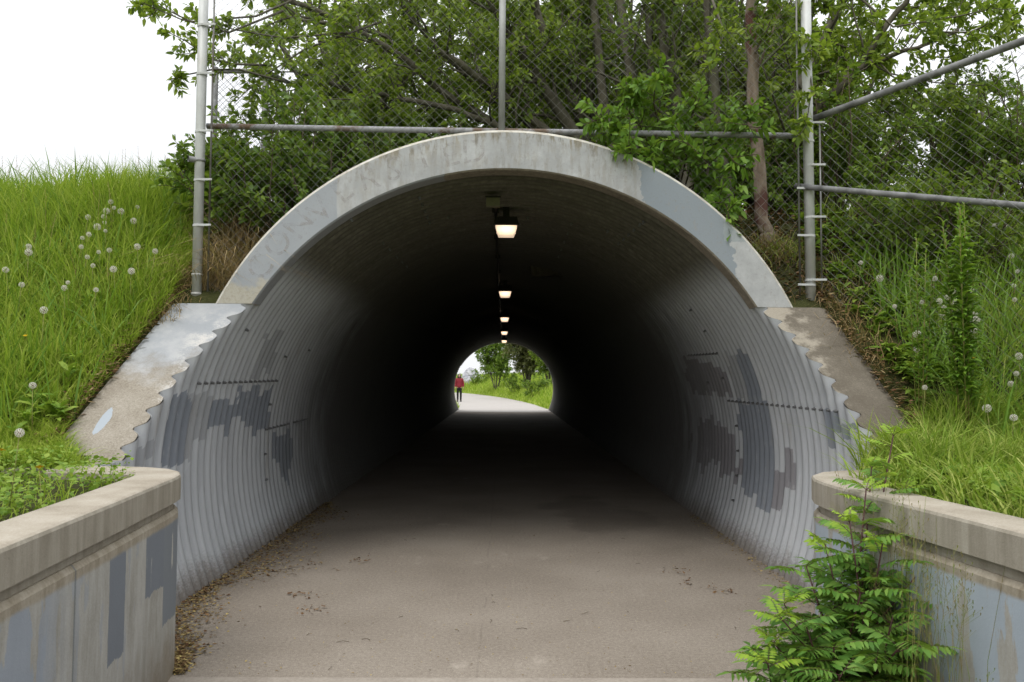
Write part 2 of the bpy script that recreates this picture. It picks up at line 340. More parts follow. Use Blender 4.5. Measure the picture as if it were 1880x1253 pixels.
# ------------------------------------------------------------------ world + light
w = bpy.data.worlds.new('World'); S.world = w; w.use_nodes = True; nt = w.node_tree
bg = nt.nodes['Background']; sky = nt.nodes.new('ShaderNodeTexSky'); sky.sky_type = 'NISHITA'; sky.sun_disc = False
SUN_EL, SUN_AZ = 58, 205
sky.sun_elevation = math.radians(SUN_EL); sky.sun_rotation = math.radians(SUN_AZ); sky.dust_density = 5; sky.air_density = 1.5
hs = nt.nodes.new('ShaderNodeHueSaturation'); hs.inputs['Saturation'].default_value = .25; hs.inputs['Value'].default_value = 1.0
mx = nt.nodes.new('ShaderNodeMix'); mx.data_type = 'RGBA'; mx.inputs[0].default_value = .80; mx.inputs[7].default_value = (11.5,11.7,12.0,1)
nt.links.new(sky.outputs[0], hs.inputs['Color']); nt.links.new(hs.outputs[0], mx.inputs[6]); nt.links.new(mx.outputs[2], bg.inputs[0])
bg.inputs[1].default_value = .105
tcw = nt.nodes.new('ShaderNodeTexCoord'); spw = nt.nodes.new('ShaderNodeSeparateXYZ'); nt.links.new(tcw.outputs['Generated'], spw.inputs[0])
mrw = nt.nodes.new('ShaderNodeMapRange'); nt.links.new(spw.outputs[2], mrw.inputs[0]); mrw.inputs[1].default_value = .25; mrw.inputs[2].default_value = 1.; mrw.inputs[3].default_value = 1.; mrw.inputs[4].default_value = 2.0
vm = nt.nodes.new('ShaderNodeVectorMath'); vm.operation = 'SCALE'; nt.links.new(mx.outputs[2], vm.inputs[0]); nt.links.new(mrw.outputs[0], vm.inputs['Scale']); nt.links.new(vm.outputs[0], bg.inputs[0])
sl = bpy.data.lights.new('sun', 'SUN'); sl.energy = 1.1; sl.angle = math.radians(25); sl.color = (1,.97,.92)
so = bpy.data.objects.new('sun', sl); C.objects.link(so)
az, el = math.radians(SUN_AZ), math.radians(SUN_EL)
sd = Vector((math.sin(az)*math.cos(el), math.cos(az)*math.cos(el), math.sin(el)))
so.rotation_euler = sd.to_track_quat('Z', 'Y').to_euler()
# ------------------------------------------------------------------ camera
cam = bpy.data.cameras.new('camera'); co = bpy.data.objects.new('camera', cam); C.objects.link(co); S.camera = co
cam.sensor_width = 36; cam.lens = 36*F/1880; cam.clip_end = 3000; cam.clip_start = .05
from mathutils import Matrix
co.matrix_world = Matrix.Translation((0,0,CAMH)) @ Matrix([list(r) for r in CM]).to_4x4()
cam.dof.use_dof = True; cam.dof.focus_distance = 6.3; cam.dof.aperture_fstop = 6.3
S.view_settings.view_transform = 'Standard'; S.view_settings.look = 'None'; S.view_settings.exposure = 0; S.view_settings.gamma = 1
S.cycles.max_bounces = 6; S.cycles.diffuse_bounces = 4; S.cycles.transparent_max_bounces = 8
# ------------------------------------------------------------------ terrain
YN, YF = 6.15, 36.4
def plane_z(y): return 2.05+(y-YN)/1.2
def smin(a, b, k=.35): h = np.clip(.5+.5*(b-a)/k, 0, 1); return b*(1-h)+a*h-k*h*(1-h)
def smax(a, b, k=.35): return -smin(-a, -b, k)
def H(x, y):
    x = np.asarray(x, float); y = np.asarray(y, float)
    s = 2.02+(y-YN)/1.2
    h = smax(smin(s, 3.10+.0*x, .3), .95+.0*x, .2)
    s2 = 2.02-(y-YF)/1.37
    h = np.minimum(h, np.maximum(s2, -.15))
    nz = .035*np.sin(x*2.1+y*1.3)+.03*np.sin(x*.9-y*2.3+1)+.05*np.sin(x*.43+2)*np.clip((y-7)/2,0,1)
    h = h+nz*np.clip(np.abs(x)-2.6, 0, 1)
    cov = ZC+np.sqrt(np.clip(2.42**2-x**2, 0, None))
    ins = (y > 6.1) & (y < YF+.1) & (np.abs(x) < 2.42) & ((y > 6.2) | (np.abs(x) < 2.15))
    return np.where(ins, np.where(y > 6.2, np.maximum(h, cov), cov), h)
LW = np.array([(-2.42,4.60),(-1.95,4.60),(-1.76,4.53),(-1.655,4.36),(-1.625,4.12),(-1.598,3.8),(-1.55,3.4),(-1.506,2.92),(-1.453,2.40),(-1.40,1.8),(-1.30,.5),(-1.2,-1),(-1.1,-3.5)])
RW = np.array([(2.42,4.60),(1.88,4.60),(1.68,4.53),(1.58,4.37),(1.565,4.15),(1.59,3.76),(1.63,3.4),(1.675,3.1),(1.722,2.7),(1.80,1.9),(1.93,.5),(2.05,-1),(2.25,-3.5)])
def xin(y, side):
    W = (LW if side < 0 else RW)[3:][::-1]
    xx = np.interp(y, W[:,1], np.abs(W[:,0]))+.1
    return np.where(y < 4.30, xx, np.interp(y, [4.30,4.56], [float(np.abs(W[-1,0]))+.1, 2.45]))
tb = MB()
ys = np.concatenate([np.linspace(-3.5,4,12), np.linspace(4.15,4.56,5), np.linspace(4.7,9,40), np.linspace(9.3,34,45), np.linspace(34.3,39.4,26)])
us = np.concatenate([np.linspace(0,4.5,28), np.linspace(4.9,12,16), np.linspace(14,60,14)])
for sd_ in (-1, 1):
    xo = np.array([xin(y, sd_) if y < 6.3 else 2.45 for y in ys])
    Xg = sd_*(xo[:,None]+us[None,:]); Yg = np.repeat(ys[:,None], len(us), 1)
    tb.grid(np.stack([Xg, Yg, H(Xg, Yg)], -1).reshape(-1,3), len(ys), len(us), flip=sd_ > 0)
yc = np.concatenate([[6.17,6.3], np.linspace(6.42,9,24), np.linspace(9.3,34,45), np.linspace(34.3,36.3,10)])
xc_ = np.linspace(-2.45,2.45,41)
Xg, Yg = np.meshgrid(xc_, yc); tb.grid(np.stack([Xg, Yg, H(Xg, Yg)], -1).reshape(-1,3), len(yc), len(xc_), flip=True)
tag(tb.build('embankment', M['soil'], smooth=True), kind='structure')
# path curve beyond the tunnel: right edge and left edge
PR = np.array([(38,2.3),(41,2.1),(47,1.75),(53.6,1.15),(62,.1),(70,-1.3),(77,-2.7),(84,-4.6),(92,-8),(98,-12)])
def path_r(y): return np.interp(y, PR[:,0], PR[:,1])
def path_l(y): return np.interp(y, [38,41,46,53,60,70,78,84,90,96], [-2.25,-2.25,-2.6,-3.5,-4.3,-5.8,-7.5,-9.5,-13,-20])
def HF(x, y):
    dr = x-path_r(y); dl = path_l(y)-x
    dr2 = np.where(y > 84, np.maximum(dr, (y-84)*.5+dr*.3), dr)
    z = np.clip(dr2, 0, None); z = 1.75*(1-np.exp(-z/3.2))*np.clip((y-37)/3,0,1)+.0*x
    z = np.where(dl > 0, .35*(1-np.exp(-np.clip(dl,0,None)/2.5)), z)
    return z-.02+.04*np.sin(x*1.3+y*.7)*np.clip(np.maximum(dr,dl),0,1)
gb = MB(); yf = np.linspace(39.3,128,90); xf = np.concatenate([np.linspace(-60,-10,14), np.linspace(-9.5,12,66), np.linspace(13,60,14)])
Xg, Yg = np.meshgrid(xf, yf); gb.grid(np.stack([Xg, Yg, HF(Xg, Yg)-.02], -1).reshape(-1,3), len(yf), len(xf), flip=True)
tag(gb.build('far_bank', M['field'], smooth=True), kind='structure')
g = MB().add([(-900,-900,-.16),(900,-900,-.16),(900,1500,-.16),(-900,1500,-.16)], [(0,1,2,3)])
tag(g.build('ground', M['field']), kind='structure')
# paving
g = MB(); g.add([(-2.6,4.16,0),(2.6,4.16,0),(2.6,36.6,0),(-2.6,36.6,0)], [(0,1,2,3)]); 
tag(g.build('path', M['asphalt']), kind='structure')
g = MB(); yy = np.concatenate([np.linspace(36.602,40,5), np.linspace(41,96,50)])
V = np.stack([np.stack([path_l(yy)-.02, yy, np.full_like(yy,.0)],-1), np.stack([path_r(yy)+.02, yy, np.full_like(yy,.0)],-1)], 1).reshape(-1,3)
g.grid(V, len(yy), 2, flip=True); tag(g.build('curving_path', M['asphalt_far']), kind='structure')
g = MB().box((-1.95,4.085,-.12), (1.9,4.157,.004)); tag(g.build('edge_strip', M['strip']), kind='structure')
g = MB().add([(-2.0,-3.5,-.02),(2.6,-3.5,-.02),(2.6,4.082,-.02),(-2.0,4.082,-.02)], [(0,1,2,3)])
tag(g.build('forecourt', M['asphalt_near']), kind='structure')
# ------------------------------------------------------------------ the tunnel
tun = empty('pedestrian_tunnel', (0,YN,0)); 
tag(tun, 'corrugated steel foot tunnel with concrete arch ring running through the grassy embankment', 'tunnel')
OFF = np.array([0,-YN,0.])
def tmb(b): 
    b.v = [v+OFF*0 for v in b.v]; return b
def tbuild(b, name, mats, parent=tun, smooth=False):
    o = b.build(name, mats, None, smooth); o.parent = parent; o.location = (0,-YN,0); return o
zo = lambda s, ox, oy, pts: [(ox+a/s, oy+b/s) for a, b in pts]
patches = []
for mi, poly in [
  (1, zo(3.685,210,560,[(360,620),(500,605),(560,600),(510,760),(480,900),(420,1100),(300,1095),(275,960),(320,800),(345,770)])),
  (3, zo(3.685,210,560,[(480,605),(640,590),(620,650),(690,650),(600,850),(570,900),(480,1000),(440,1060),(480,800)])),
  (1, zo(3.685,210,560,[(820,575),(950,562),(940,620),(1055,548),(1020,840),(900,860),(850,790),(780,770)])),
  (1, zo(3.685,210,560,[(620,650),(800,640),(790,780),(730,850),(600,830)])),
  (3, zo(3.685,210,560,[(110,970),(240,940),(230,1090),(100,1085)])),
  (1, zo(3.685,210,560,[(1035,890),(1190,862),(1180,1000),(1160,1200),(1120,1180),(1100,1070),(1050,1060)])),
  (3, zo(3.685,210,560,[(1000,200),(1120,180),(1050,420),(900,520),(960,350)])),
  (2, zo(3.1325,1200,560,[(190,300),(300,320),(430,380),(470,490),(460,545),(420,520),(360,515),(300,520),(240,500),(200,420)])),
  (1, zo(3.1325,1200,560,[(500,255),(562,275),(610,420),(640,560),(560,560),(520,400)])),
  (3, zo(3.1325,1200,560,[(430,270),(500,290),(540,440),(560,540),(500,540),(470,420)])),
  (1, zo(3.1325,1200,560,[(500,560),(668,560),(700,740),(712,1000),(718,1190),(660,1197),(600,1110),(540,1085),(522,1010),(525,760),(500,700)])),
  (2, zo(3.1325,1200,560,[(262,700),(320,655),(370,660),(445,715),(480,790),(480,905),(525,905),(522,1010),(400,972),(380,900),(330,922),(280,970),(268,860)])),
  (2, zo(3.1325,1200,560,[(708,975),(768,942),(775,850),(826,838),(834,1040),(800,1050),(795,1095),(755,1100),(755,1140),(722,1145),(722,1195),(706,1190)])),
  (1, zo(3.1325,1200,560,[(1018,605),(1060,615),(1130,660),(1230,760),(1085,745),(1085,845),(1040,815)])),
  (2, zo(3.1325,1200,560,[(212,758),(240,758),(238,815),(214,815)])),
]:
    q = np.array([oncyl(a, b)[[0,1,2]] for a, b in poly]); patches.append((mi, 1 if q[0,0] > 0 else -1, q[:,1], q[:,2]))
def inpoly(py, pz, Y, Z):
    r = False; j = len(Y)-1
    for i in range(len(Y)):
        if (Z[i] > pz) != (Z[j] > pz) and py < (Y[j]-Y[i])*(pz-Z[i])/(Z[j]-Z[i])+Y[i]: r = not r
        j = i
    return r
def prof(y):     # flattened corrugation
    s = .5+.5*np.sin(2*PI*y/PITCHR); return AMP*(2*s**2.1-1)
SEAML = oncyl(345,720)[2]; SEAMR = oncyl(1480,728)[2]
def radius(y, x, z):
    r = R0+prof(y)
    lap = np.where((y < 7.35) & (x < 0) & (z < SEAML), -.007, 0.)+np.where((y < 7.6) & (x > 0) & (z < SEAMR), -.006, 0.)
    lap += np.where((y > 7.35) & (y < 10.5) & (x < 0) & (z < .95), -.006, 0.)
    for y0 in (9.9, 14.5, 20., 26., 31.): lap += np.where(y > y0, .004, 0.)
    return r+lap
TH0 = math.asin((ZC+.06)/R0)     # angle below the horizontal where the pipe meets the floor
pm = MB()
def strip(yv, side, ztop, n):
    V = []; 
    for y in yv:
        zt = min(ztop(y), 2.056); a1 = math.asin(max(-.99, min(.99, (zt-ZC)/(R0+prof(y)))))
        a = np.linspace(-TH0, a1, n); x = np.cos(a)*side; z = ZC+np.sin(a)*R0
        r = radius(y, x, z); V.append(np.stack([XC+x*r, np.full(n, y), ZC+np.sin(a)*r], -1))
    V = np.array(V); return V
pw = []
def addgrid(V, flip):
    nu, nv, _ = V.shape; base = pm.n; pm.v.append(V.reshape(-1,3)); pm.n += nu*nv
    W = np.zeros((nu, nv, 4))
    for i in range(nu):
        y = V[i,0,1]
        if y > 13.2: continue
        kk = math.floor(y/PITCHR+.25); yq = (kk+.25)*PITCHR; fy = .72*yq+.28*y
        for j in range(nv):
            x, _, z = V[i,j]
            if z > 2.35: continue
            sdx = 1 if x > 0 else -1; zq = z+.05*math.sin(kk*91.7)*math.sin(kk*37.1+z)+.012*math.sin(z*40+kk)
            for (k, s_, Y, Z) in patches:
                if s_ == sdx and inpoly(fy, zq, Y, Z): W[i,j] = 0; W[i,j,k-1] = 1
    pw.append(W.reshape(-1,4))
    for i in range(nu-1):
        for j in range(nv-1):
            q = (base+i*nv+j, base+(i+1)*nv+j, base+(i+1)*nv+j+1, base+i*nv+j+1)
            pm.f.append(q[::-1] if flip else q); pm.m.append(0)
SPR = 10
yn = np.arange(4.60, 6.313, PITCHR/SPR)
for sd_ in (-1, 1):
    addgrid(strip(yn, sd_, lambda y: max(1.0, plane_z(y)), 60), sd_ > 0)
ya = np.concatenate([np.arange(yn[-1], 16, PITCHR/SPR), np.arange(16, YF+.05, PITCHR/6)])
A = np.linspace(-TH0, PI+TH0, 170); V = []
for y in ya:
    x = np.cos(A); z = ZC+np.sin(A)*R0; r = radius(y, x, z); V.append(np.stack([XC+x*r, np.full(len(A), y), ZC+np.sin(A)*r], -1))
addgrid(np.array(V), True)
yfz = np.arange(YF-.1, 39.25, PITCHR/6)
for sd_ in (-1, 1): addgrid(strip(yfz, sd_, lambda y: max(.02, 2.05-(y-YF)/1.37), 24), sd_ > 0)
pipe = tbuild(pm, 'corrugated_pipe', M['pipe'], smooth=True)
at_ = pipe.data.attributes.new('paint', 'FLOAT_COLOR', 'POINT'); WW = np.concatenate(pw); WW[:,3] = 1; assert len(WW) == len(pipe.data.vertices)
at_.data.foreach_set('color', WW.astype(np.float32).ravel())
# arch rings
def ring(y0, y1, name, mats, zi=.828, ri=2.258, zo_=.943, ro=2.453, zb=2.05):
    n = 181; b = MB()
    ai = math.asin((zb-zi)/ri); ao = math.asin((zb-zo_)/ro)
    ti = np.linspace(ai, PI-ai, n); to = np.linspace(ao, PI-ao, n)
    I = np.stack([XC+np.cos(ti)*ri, zi+np.sin(ti)*ri], -1); O = np.stack([XC+np.cos(to)*ro, zo_+np.sin(to)*ro], -1)
    dn = unit(O-I); ch = .022
    def at(P2, y): return np.concatenate([P2[:,:1], np.full((n,1), y), P2[:,1:]], 1)
    s = 1 if y1 > y0 else -1
    rows = [at(I, y1), at(I+dn*0, y0+s*.012), at(I+dn*.012, y0), at(O-dn*ch, y0), at(O, y0+s*ch), at(O, y1)]
    V = np.array(rows).reshape(-1,3); f = []; mi = [2,2,0,1,0]
    for k in range(5):
        for j in range(n-1): q = (k*n+j, k*n+j+1, (k+1)*n+j+1, (k+1)*n+j); f.append(q); b.m.append(mi[k])
    for j in range(n-1): f.append((5*n+j, 5*n+j+1, j+1, j)); b.m.append(0)
    f.append(tuple(k*n for k in range(6))); f.append(tuple(k*n+n-1 for k in range(5,-1,-1))); b.m += [0,0]
    m_ = b.m; b.m = []; b.add(V, f); b.m = m_
    return tbuild(b, name, mats)
rg = ring(YN, 6.32, 'arch_ring', [M['ring'], M['edge'], M['soffit']])
rg2 = ring(YF+.1, YF-.25, 'arch_ring', [M['ring'], M['edge'], M['soffit']])
rg2['label'] = 'concrete arch ring at the far mouth of the tunnel'
# faded writing on the left of the ring
for i, ch in enumerate('CONVERSTED'):
    cu = bpy.data.curves.new('letter', 'FONT'); cu.body = ch; cu.size = .26; cu.align_x = 'CENTER'; cu.align_y = 'CENTER'; cu.extrude = 0; cu.resolution_u = 3
    tmp = bpy.data.objects.new('tmp', cu); C.objects.link(tmp); bpy.context.view_layer.update()
    me = bpy.data.meshes.new_from_object(tmp.evaluated_get(bpy.context.evaluated_depsgraph_get())); C.objects.unlink(tmp); bpy.data.objects.remove(tmp)
    a = math.radians(142.5-i*5.2+random.uniform(-.6,.6)); rr = 2.355+random.uniform(-.02,.02); zc_ = .888; ja = random.uniform(-.22,.22)
    me.materials.clear(); me.materials.append(M['ghost'])
    o = bpy.data.objects.new('ghost_letter', me); C.objects.link(o); o.parent = rg
    o.location = (XC+math.cos(a)*rr, YN-.0015, zc_+math.sin(a)*rr); o.rotation_euler = (PI/2, 0, 0)
    o.rotation_mode = 'XYZ'; o.rotation_euler = Matrix.Rotation(PI/2-a+ja, 3, 'Y').to_4x4().to_3x3().__matmul__(Matrix.Rotation(PI/2, 3, 'X')).to_euler()
# sloped collars
def collar(sd_, mats, name, far=False):
    yv = np.arange(4.60, 6.50, PITCHR/SPR) if not far else np.arange(YF-.25, 39.2, PITCHR/6)
    n = 14; T = []; 
    for y in yv:
        z = (plane_z(y) if y < YN else 2.05) if not far else (2.05 if y < YF else max(.03, 2.05-(y-YF)/1.37))
        if not far: z = max(z, .985)
        rr = R0+prof(y)+.003; xi = math.sqrt(max(rr*rr-(z-ZC)**2, .01))
        if not far: xo = np.interp(y, [4.6,6.15,6.5], [2.80,2.50,2.50] if sd_ < 0 else [2.66,2.44,2.44])
        else: xo = 2.75
        xs = np.linspace(xi, xo, n)+XC*sd_
        edge = np.clip((xo-xs)/.03, 0, 1)
        wob = .004*math.sin(y*7)+.003*math.sin(y*17)
        T.append(np.stack([xs*sd_+wob*(xs > xo-.01), np.full(n, y), z-.015*(1-edge)], -1))
    T = np.array(T); b = MB(); nu = len(yv)
    b.grid(T.reshape(-1,3), nu, n, flip=sd_ < 0)
    Dn = T[:,-1].copy(); Dn[:,2] -= .28; b.grid(np.stack([T[:,-1], Dn],1).reshape(-1,3), nu, 2, flip=sd_ < 0)
    Di = T[:,0].copy(); Di[:,2] -= .28; Di[:,0] = np.sign(Di[:,0])*np.maximum(np.abs(Di[:,0]), np.sqrt(np.clip((R0+AMP+.01)**2-(Di[:,2]-ZC)**2,0,None)))
    b.grid(np.stack([Di, T[:,0]],1).reshape(-1,3), nu, 2, flip=sd_ < 0)
    # lower lip shows as the worn rim of concrete beyond the plate edge
    for k in (0, nu-1):
        r_ = T[k]; lo = r_.copy(); lo[:,2] -= .28; lo[:,0] = np.sign(lo[:,0])*np.maximum(np.abs(lo[:,0]), np.sqrt(np.clip((R0+AMP+.02)**2-(lo[:,2]-ZC)**2,0,None))+.01); b.grid(np.stack([lo, r_],1).reshape(-1,3), n, 2, flip=(k == 0) != (sd_ < 0))
    return tbuild(b, name, mats, smooth=False)
collar(-1, M['collar_l'], 'sloped_collar')['label'] = 'pale grey painted collar slab on the left side'
collar(1, M['collar_r'], 'sloped_collar')['label'] = 'bare brown concrete collar slab on the right side'
collar(-1, M['collar_l'], 'sloped_collar', True); collar(1, M['collar_l'], 'sloped_collar', True)
# pipe bolts
bm_ = MB(); bm_.tube([(0,0,0),(0,0,.012)], [.012,.012], 12); bm_.tube([(0,0,.010),(0,0,.026)], [.0095,.009], 6)
b0 = bm_.build('bolt', M['bolt']); first = True
def bolt(p):
    global first
    o = b0 if first else b0.copy()
    if not first: C.objects.link(o)
    first = False; o.parent = tun
    x, y, z = p; k = (math.floor(y/PITCHR)+.75)*PITCHR; n = Vector((XC-x, 0, ZC-z)).normalized()
    rr = R0-AMP-.004; o.location = (XC-n.x*rr, k-YN, ZC-n.z*rr); o.rotation_euler = n.to_track_quat('Z','Y').to_euler()
def row(a, b, n):
    A_, B_ = oncyl(*a), oncyl(*b); tha = math.atan2(A_[2]-ZC, A_[0]-XC); thb = math.atan2(B_[2]-ZC, B_[0]-XC)
    k0, k1 = A_[1], B_[1]
    n = max(n, 1) if n else int(round(abs(k1-k0)/PITCHR))+1
    for i in range(n):
        t = i/max(n-1,1); th = tha+(thb-tha)*t; bolt((XC+math.cos(th)*R0, k0+(k1-k0)*t, ZC+math.sin(th)*R0))
row((1554,753), (1350,735), 0); row((347,701), (500,697), 0); row((480,788), (552,770), 0); row((1272,650), (1322,646), 0)
row((766,352), (786,400), 5); row((700,440), (742,482), 5); row((1190,396), (1140,440), 6); row((1052,402), (1028,465), 5)
for q in [(487,741),(476,835),(478,883),(1359,781),(1363,828),(1362,875),(1356,922),(1339,692),(1301,604),(516,652),(437,600),(640,396),(560,640),(1277,564),(590,930),(1310,700),(820,388),(970,392),(1120,416)]: bolt(oncyl(*q))
# ------------------------------------------------------------------ lamps, conduit, box
def lamp(y, first_=False):
    b = empty('tunnel_lamp', (.015, y, 2.80)); 
    s = .5
    h = MB()   # wedge shaped dark housing
    h.add([(-.115,-.07,.125),(.115,-.07,.125),(.115,.10,.125),(-.115,.10,.125),(-.10,-.055,.195),(.10,-.055,.195),(.10,.10,.225),(-.10,.10,.225)],
          [(0,3,2,1),(4,5,6,7),(0,1,5,4),(1,2,6,5),(2,3,7,6),(3,0,4,7)])
    h.box((-.122,-.078,.112),(.122,.108,.127)); h.box((-.03,.02,.20),(.03,.09,.30))
    h.build('housing', M['lamp_body'], b)
    l = MB(); l.add([(-.072,-.045,.02),(.072,-.045,.02),(.072,.075,.02),(-.072,.075,.02),(-.10,-.062,.112),(.10,-.062,.112),(.10,.095,.112),(-.10,.095,.112)],
          [(0,3,2,1),(0,1,5,4),(1,2,6,5),(2,3,7,6),(3,0,4,7),(4,5,6,7)])
    for k in range(9): l.box((-.088+k*.0215,-.067,.03),(-.0845+k*.0215,-.056,.105))
    l.build('lens', M['lens'], b)
    return b
M['lamp_body'] = Mat('bronze_lamp_housing', .6, .3).color((.018,.016,.013)).m
m = Mat('lit_prismatic_lens', .3, .5); r2 = ((m.x*m.x)*90.+(m.z-.085)*(m.z-.085)*220.)._m('MULTIPLY', -1.)._m('EXPONENT')
m.color((.7,.62,.52)); m.b.inputs['Emission Color'].default_value = (1,.74,.52,1)
es = r2*1.3+.28; m.t.links.new(es.o, m.b.inputs['Emission Strength']); M['lens'] = m.m
ords = ['nearest, largest', 'second nearest', 'middle', 'second farthest', 'farthest, smallest']
for i in range(5):
    o = lamp(7.55+5.74*i) if i == 0 else None
    if i == 0: L0 = o
    else:
        o = L0.copy(); C.objects.link(o); o.location = (.015, 7.55+5.74*i, 2.80)
        for ch in L0.children: c_ = ch.copy(); C.objects.link(c_); c_.parent = o
    tag(o, ords[i]+' lit wall-pack lamp hanging from the tunnel crown', 'lamp', 'lamps along the tunnel crown')
g = MB(); g.tube([(-.085, y, 3.045) for y in np.arange(7.02, 36, 1.5)], .014, 8)
for y in np.arange(7.5, 36, 1.44): g.box((-.115,y,3.03),(-.055,y+.03,3.075))
o = g.build('conduit', M['lamp_body']); tag(o, 'thin dark cable conduit running along the tunnel crown beside the lamps', 'conduit')
jb = empty('junction_box', (-.10, 6.92, 3.0)); 
m = Mat('olive_box', .6, .3); M['jbox'] = m.color(m.mix(m.noise(20,4), (.10,.10,.055), (.17,.165,.09))).m
MB().box((-.058,-.03,-.035),(.058,.05,.035)).tube([(0,-.03,0),(0,-.038,0)],.012,10).build('body', M['jbox'], jb)
MB().box((-.066,-.036,.036),(.066,.056,.05)).build('lid', M['lamp_body'], jb)
tag(jb, 'small olive electrical junction box above the nearest lamp in the tunnel', 'junction box')
# ------------------------------------------------------------------ wing walls
def sweep(path, prof_, name, mat, parent, side, closed=True, smooth=False):
    # path (n,2) front line; prof_ list of (offset behind the front, z)
    p = []; 
    for i in range(len(path)-1):
        k = max(1, int(np.linalg.norm(path[i+1]-path[i])/.12)); p += [path[i]+(path[i+1]-path[i])*t/k for t in range(k)]
    p.append(path[-1]); p = np.array(p)
    # smooth corners
    for _ in range(3): q = p.copy(); q[1:-1] = (p[:-2]+2*p[1:-1]+p[2:])/4; p = q
    T = unit(np.gradient(p, axis=0)); N = np.stack([T[:,1]*side*-1, T[:,0]*side], -1)*-1
    V = np.array([[ (p[i,0]+N[i,0]*a, p[i,1]+N[i,1]*a, z) for a, z in prof_] for i in range(len(p))]); k = len(prof_)
    b = MB(); f = [(i*k+j, (i+1)*k+j, (i+1)*k+(j+1)%k, i*k+(j+1)%k) for i in range(len(p)-1) for j in range(k)]
    f += [tuple(range(k)), tuple((len(p)-1)*k+j for j in range(k-1,-1,-1))]
    b.add(V.reshape(-1,3), f); o = b.build(name, mat, parent); 
    bmn = o.data; bmn.update(); return o
def wing(path, side, wm, label):
    e = empty('wing_wall', (0,0,0)); tag(e, label, 'wall')
    sweep(path, [(-.0,.872),(-.0,.984),(.006,.995),(.018,1.0),(.215,1.0),(.232,.985),(.232,.872)], 'coping', M['cap'], e, side)
    sweep(path, [(.034,.81),(.034,.873),(.20,.873),(.20,.81)], 'groove_band', M['cap'], e, side)
    sweep(path, [(.010,-.2),(.010,.806),(.026,.826),(.20,.826),(.20,-.2)], 'wall_panel', wm, e, side)
    return e
wing(LW, 1, M['wall_l'], 'left concrete wing wall with rounded corner and blue grey overpainted patches')
wing(RW, -1, M['wall_r'], 'right concrete wing wall partly hidden by the leafy green sapling')
# ------------------------------------------------------------------ fences
def link_mesh(org, ux, u1, z0, z1, inside, pitch=.078, r=.0013, lean=None):
    """diamond wires in the vertical plane org + u*ux"""
    org = np.array(org, float); ux = unit(np.array(ux, float)); nrm = np.array([ux[1], -ux[0], 0.]); h = pitch/2
    nU = int(u1/h)+2; nZ = int((z1-z0)/h)+2; A_ = []; B_ = []
    iu, iz = np.meshgrid(np.arange(nU), np.arange(nZ), indexing='ij'); iu = iu.ravel(); iz = iz.ravel()
    ok = (iu+iz)%2 == 0
    for s_ in (1, -1):
        u_a, z_a = iu[ok]*h, z0+iz[ok]*h; u_b, z_b = u_a+h*s_, z_a+h
        keep = inside((u_a+u_b)/2, (z_a+z_b)/2) & (u_b >= 0) & (u_b <= u1)
        sg = s_*.003
        wv = lambda u, z: .02*np.sin(u*2.1+z*1.7)+.01*np.sin(z*5+u)
        # sag / unevenness of old mesh
        du = lambda u, z: .012*np.sin(u*3.1+z*2.3)+.006*np.sin(u*9+z*7); dz = lambda u, z: .010*np.sin(u*2.7-z*3.1)
        fa = lambda u, z, o_: org[None,:]+(u+du(u,z))[:,None]*ux+np.array([0,0,1.])*(z+dz(u,z))[:,None]-org[2]*np.array([0,0,1.])+nrm*(wv(u,z)+o_)[:,None]
        oa = np.where((iu[ok]%4) < 2, sg, -sg)
        A_.append(fa(u_a, z_a, oa)[keep]); B_.append(fa(u_b, z_b, -oa)[keep])
    A_ = np.concatenate(A_); B_ = np.concatenate(B_); d = unit(B_-A_); a1 = unit(np.cross(d, nrm)); a2 = np.cross(d, a1)
    V = np.stack([p+r*(math.cos(t)*a1+math.sin(t)*a2) for p in (A_, B_) for t in (0,2.094,4.189)], 1)
    return V, [(0,1,4,3),(1,2,5,4),(2,0,3,5)]
fen = empty('chain_link_fence', (0,6.3,2.05)); tag(fen, 'galvanised chain link fence standing upright across the top of the tunnel arch', 'fence')
fo = np.array([0,-6.3,-2.05])
def fb(b, name, mat, par=fen, off=fo, smooth=True):
    o = b.build(name, mat, None, smooth); o.parent = par; o.location = off; return o
FY = 6.30
def post(x, z0, z1, rad=.037):
    b = MB(); b.tube([(x,FY,z0),(x,FY,z1)], rad, 20); return b
pL = P(361,540,FY); pR = P(1489,560,FY); XL, XR = pL[0]+.0, pR[0]
b = post(XL, 2.02, 5.05); pl = fb(b, 'post', M['galv']); 
b = MB(); b.tube([(XR,FY,2.02),(XR-.02,FY,5.05)], .039, 20); pr_ = fb(b, 'post', M['galv'])
xm = P(922,100,FY)[0]; b = MB(); b.tube([(xm,FY,3.36),(xm,FY,5.05)], .026, 16); fb(b, 'post', M['galv_dull'])
b = MB(); b.box((XL-.07,FY-.06,2.045),(XL+.07,FY+.07,2.062)); fb(b, 'base_plate', M['rail_rust'], smooth=False)
def clamp(b, x, z, s):
    b.tube([(x,FY,z-.008),(x,FY,z+.008)], .0415, 20); b.box((min(x,x+s*.112),FY-.046,z-.008),(max(x,x+s*.112),FY-.041,z+.008)); b.tube([(x+s*.095,FY-.05,z),(x+s*.095,FY-.03,z)], .009, 8)
for py, side_ in [(49,1),(138,1),(243,1),(332,1),(415,1)]:
    b = MB(); clamp(b, XL, P(375,py,FY)[2], 1); fb(b, 'clamp', M['galv'], smooth=False)
for py in (505, 540): b = MB(); z = P(361,py,FY)[2]; b.tube([(XL,FY,z-.008),(XL,FY,z+.008)], .041, 20); fb(b, 'clamp', M['galv'])
for py in (78,260,348,434,524):
    b = MB(); clamp(b, XR-.004, P(1475,py,FY)[2], -1); fb(b, 'clamp', M['galv'], smooth=False)
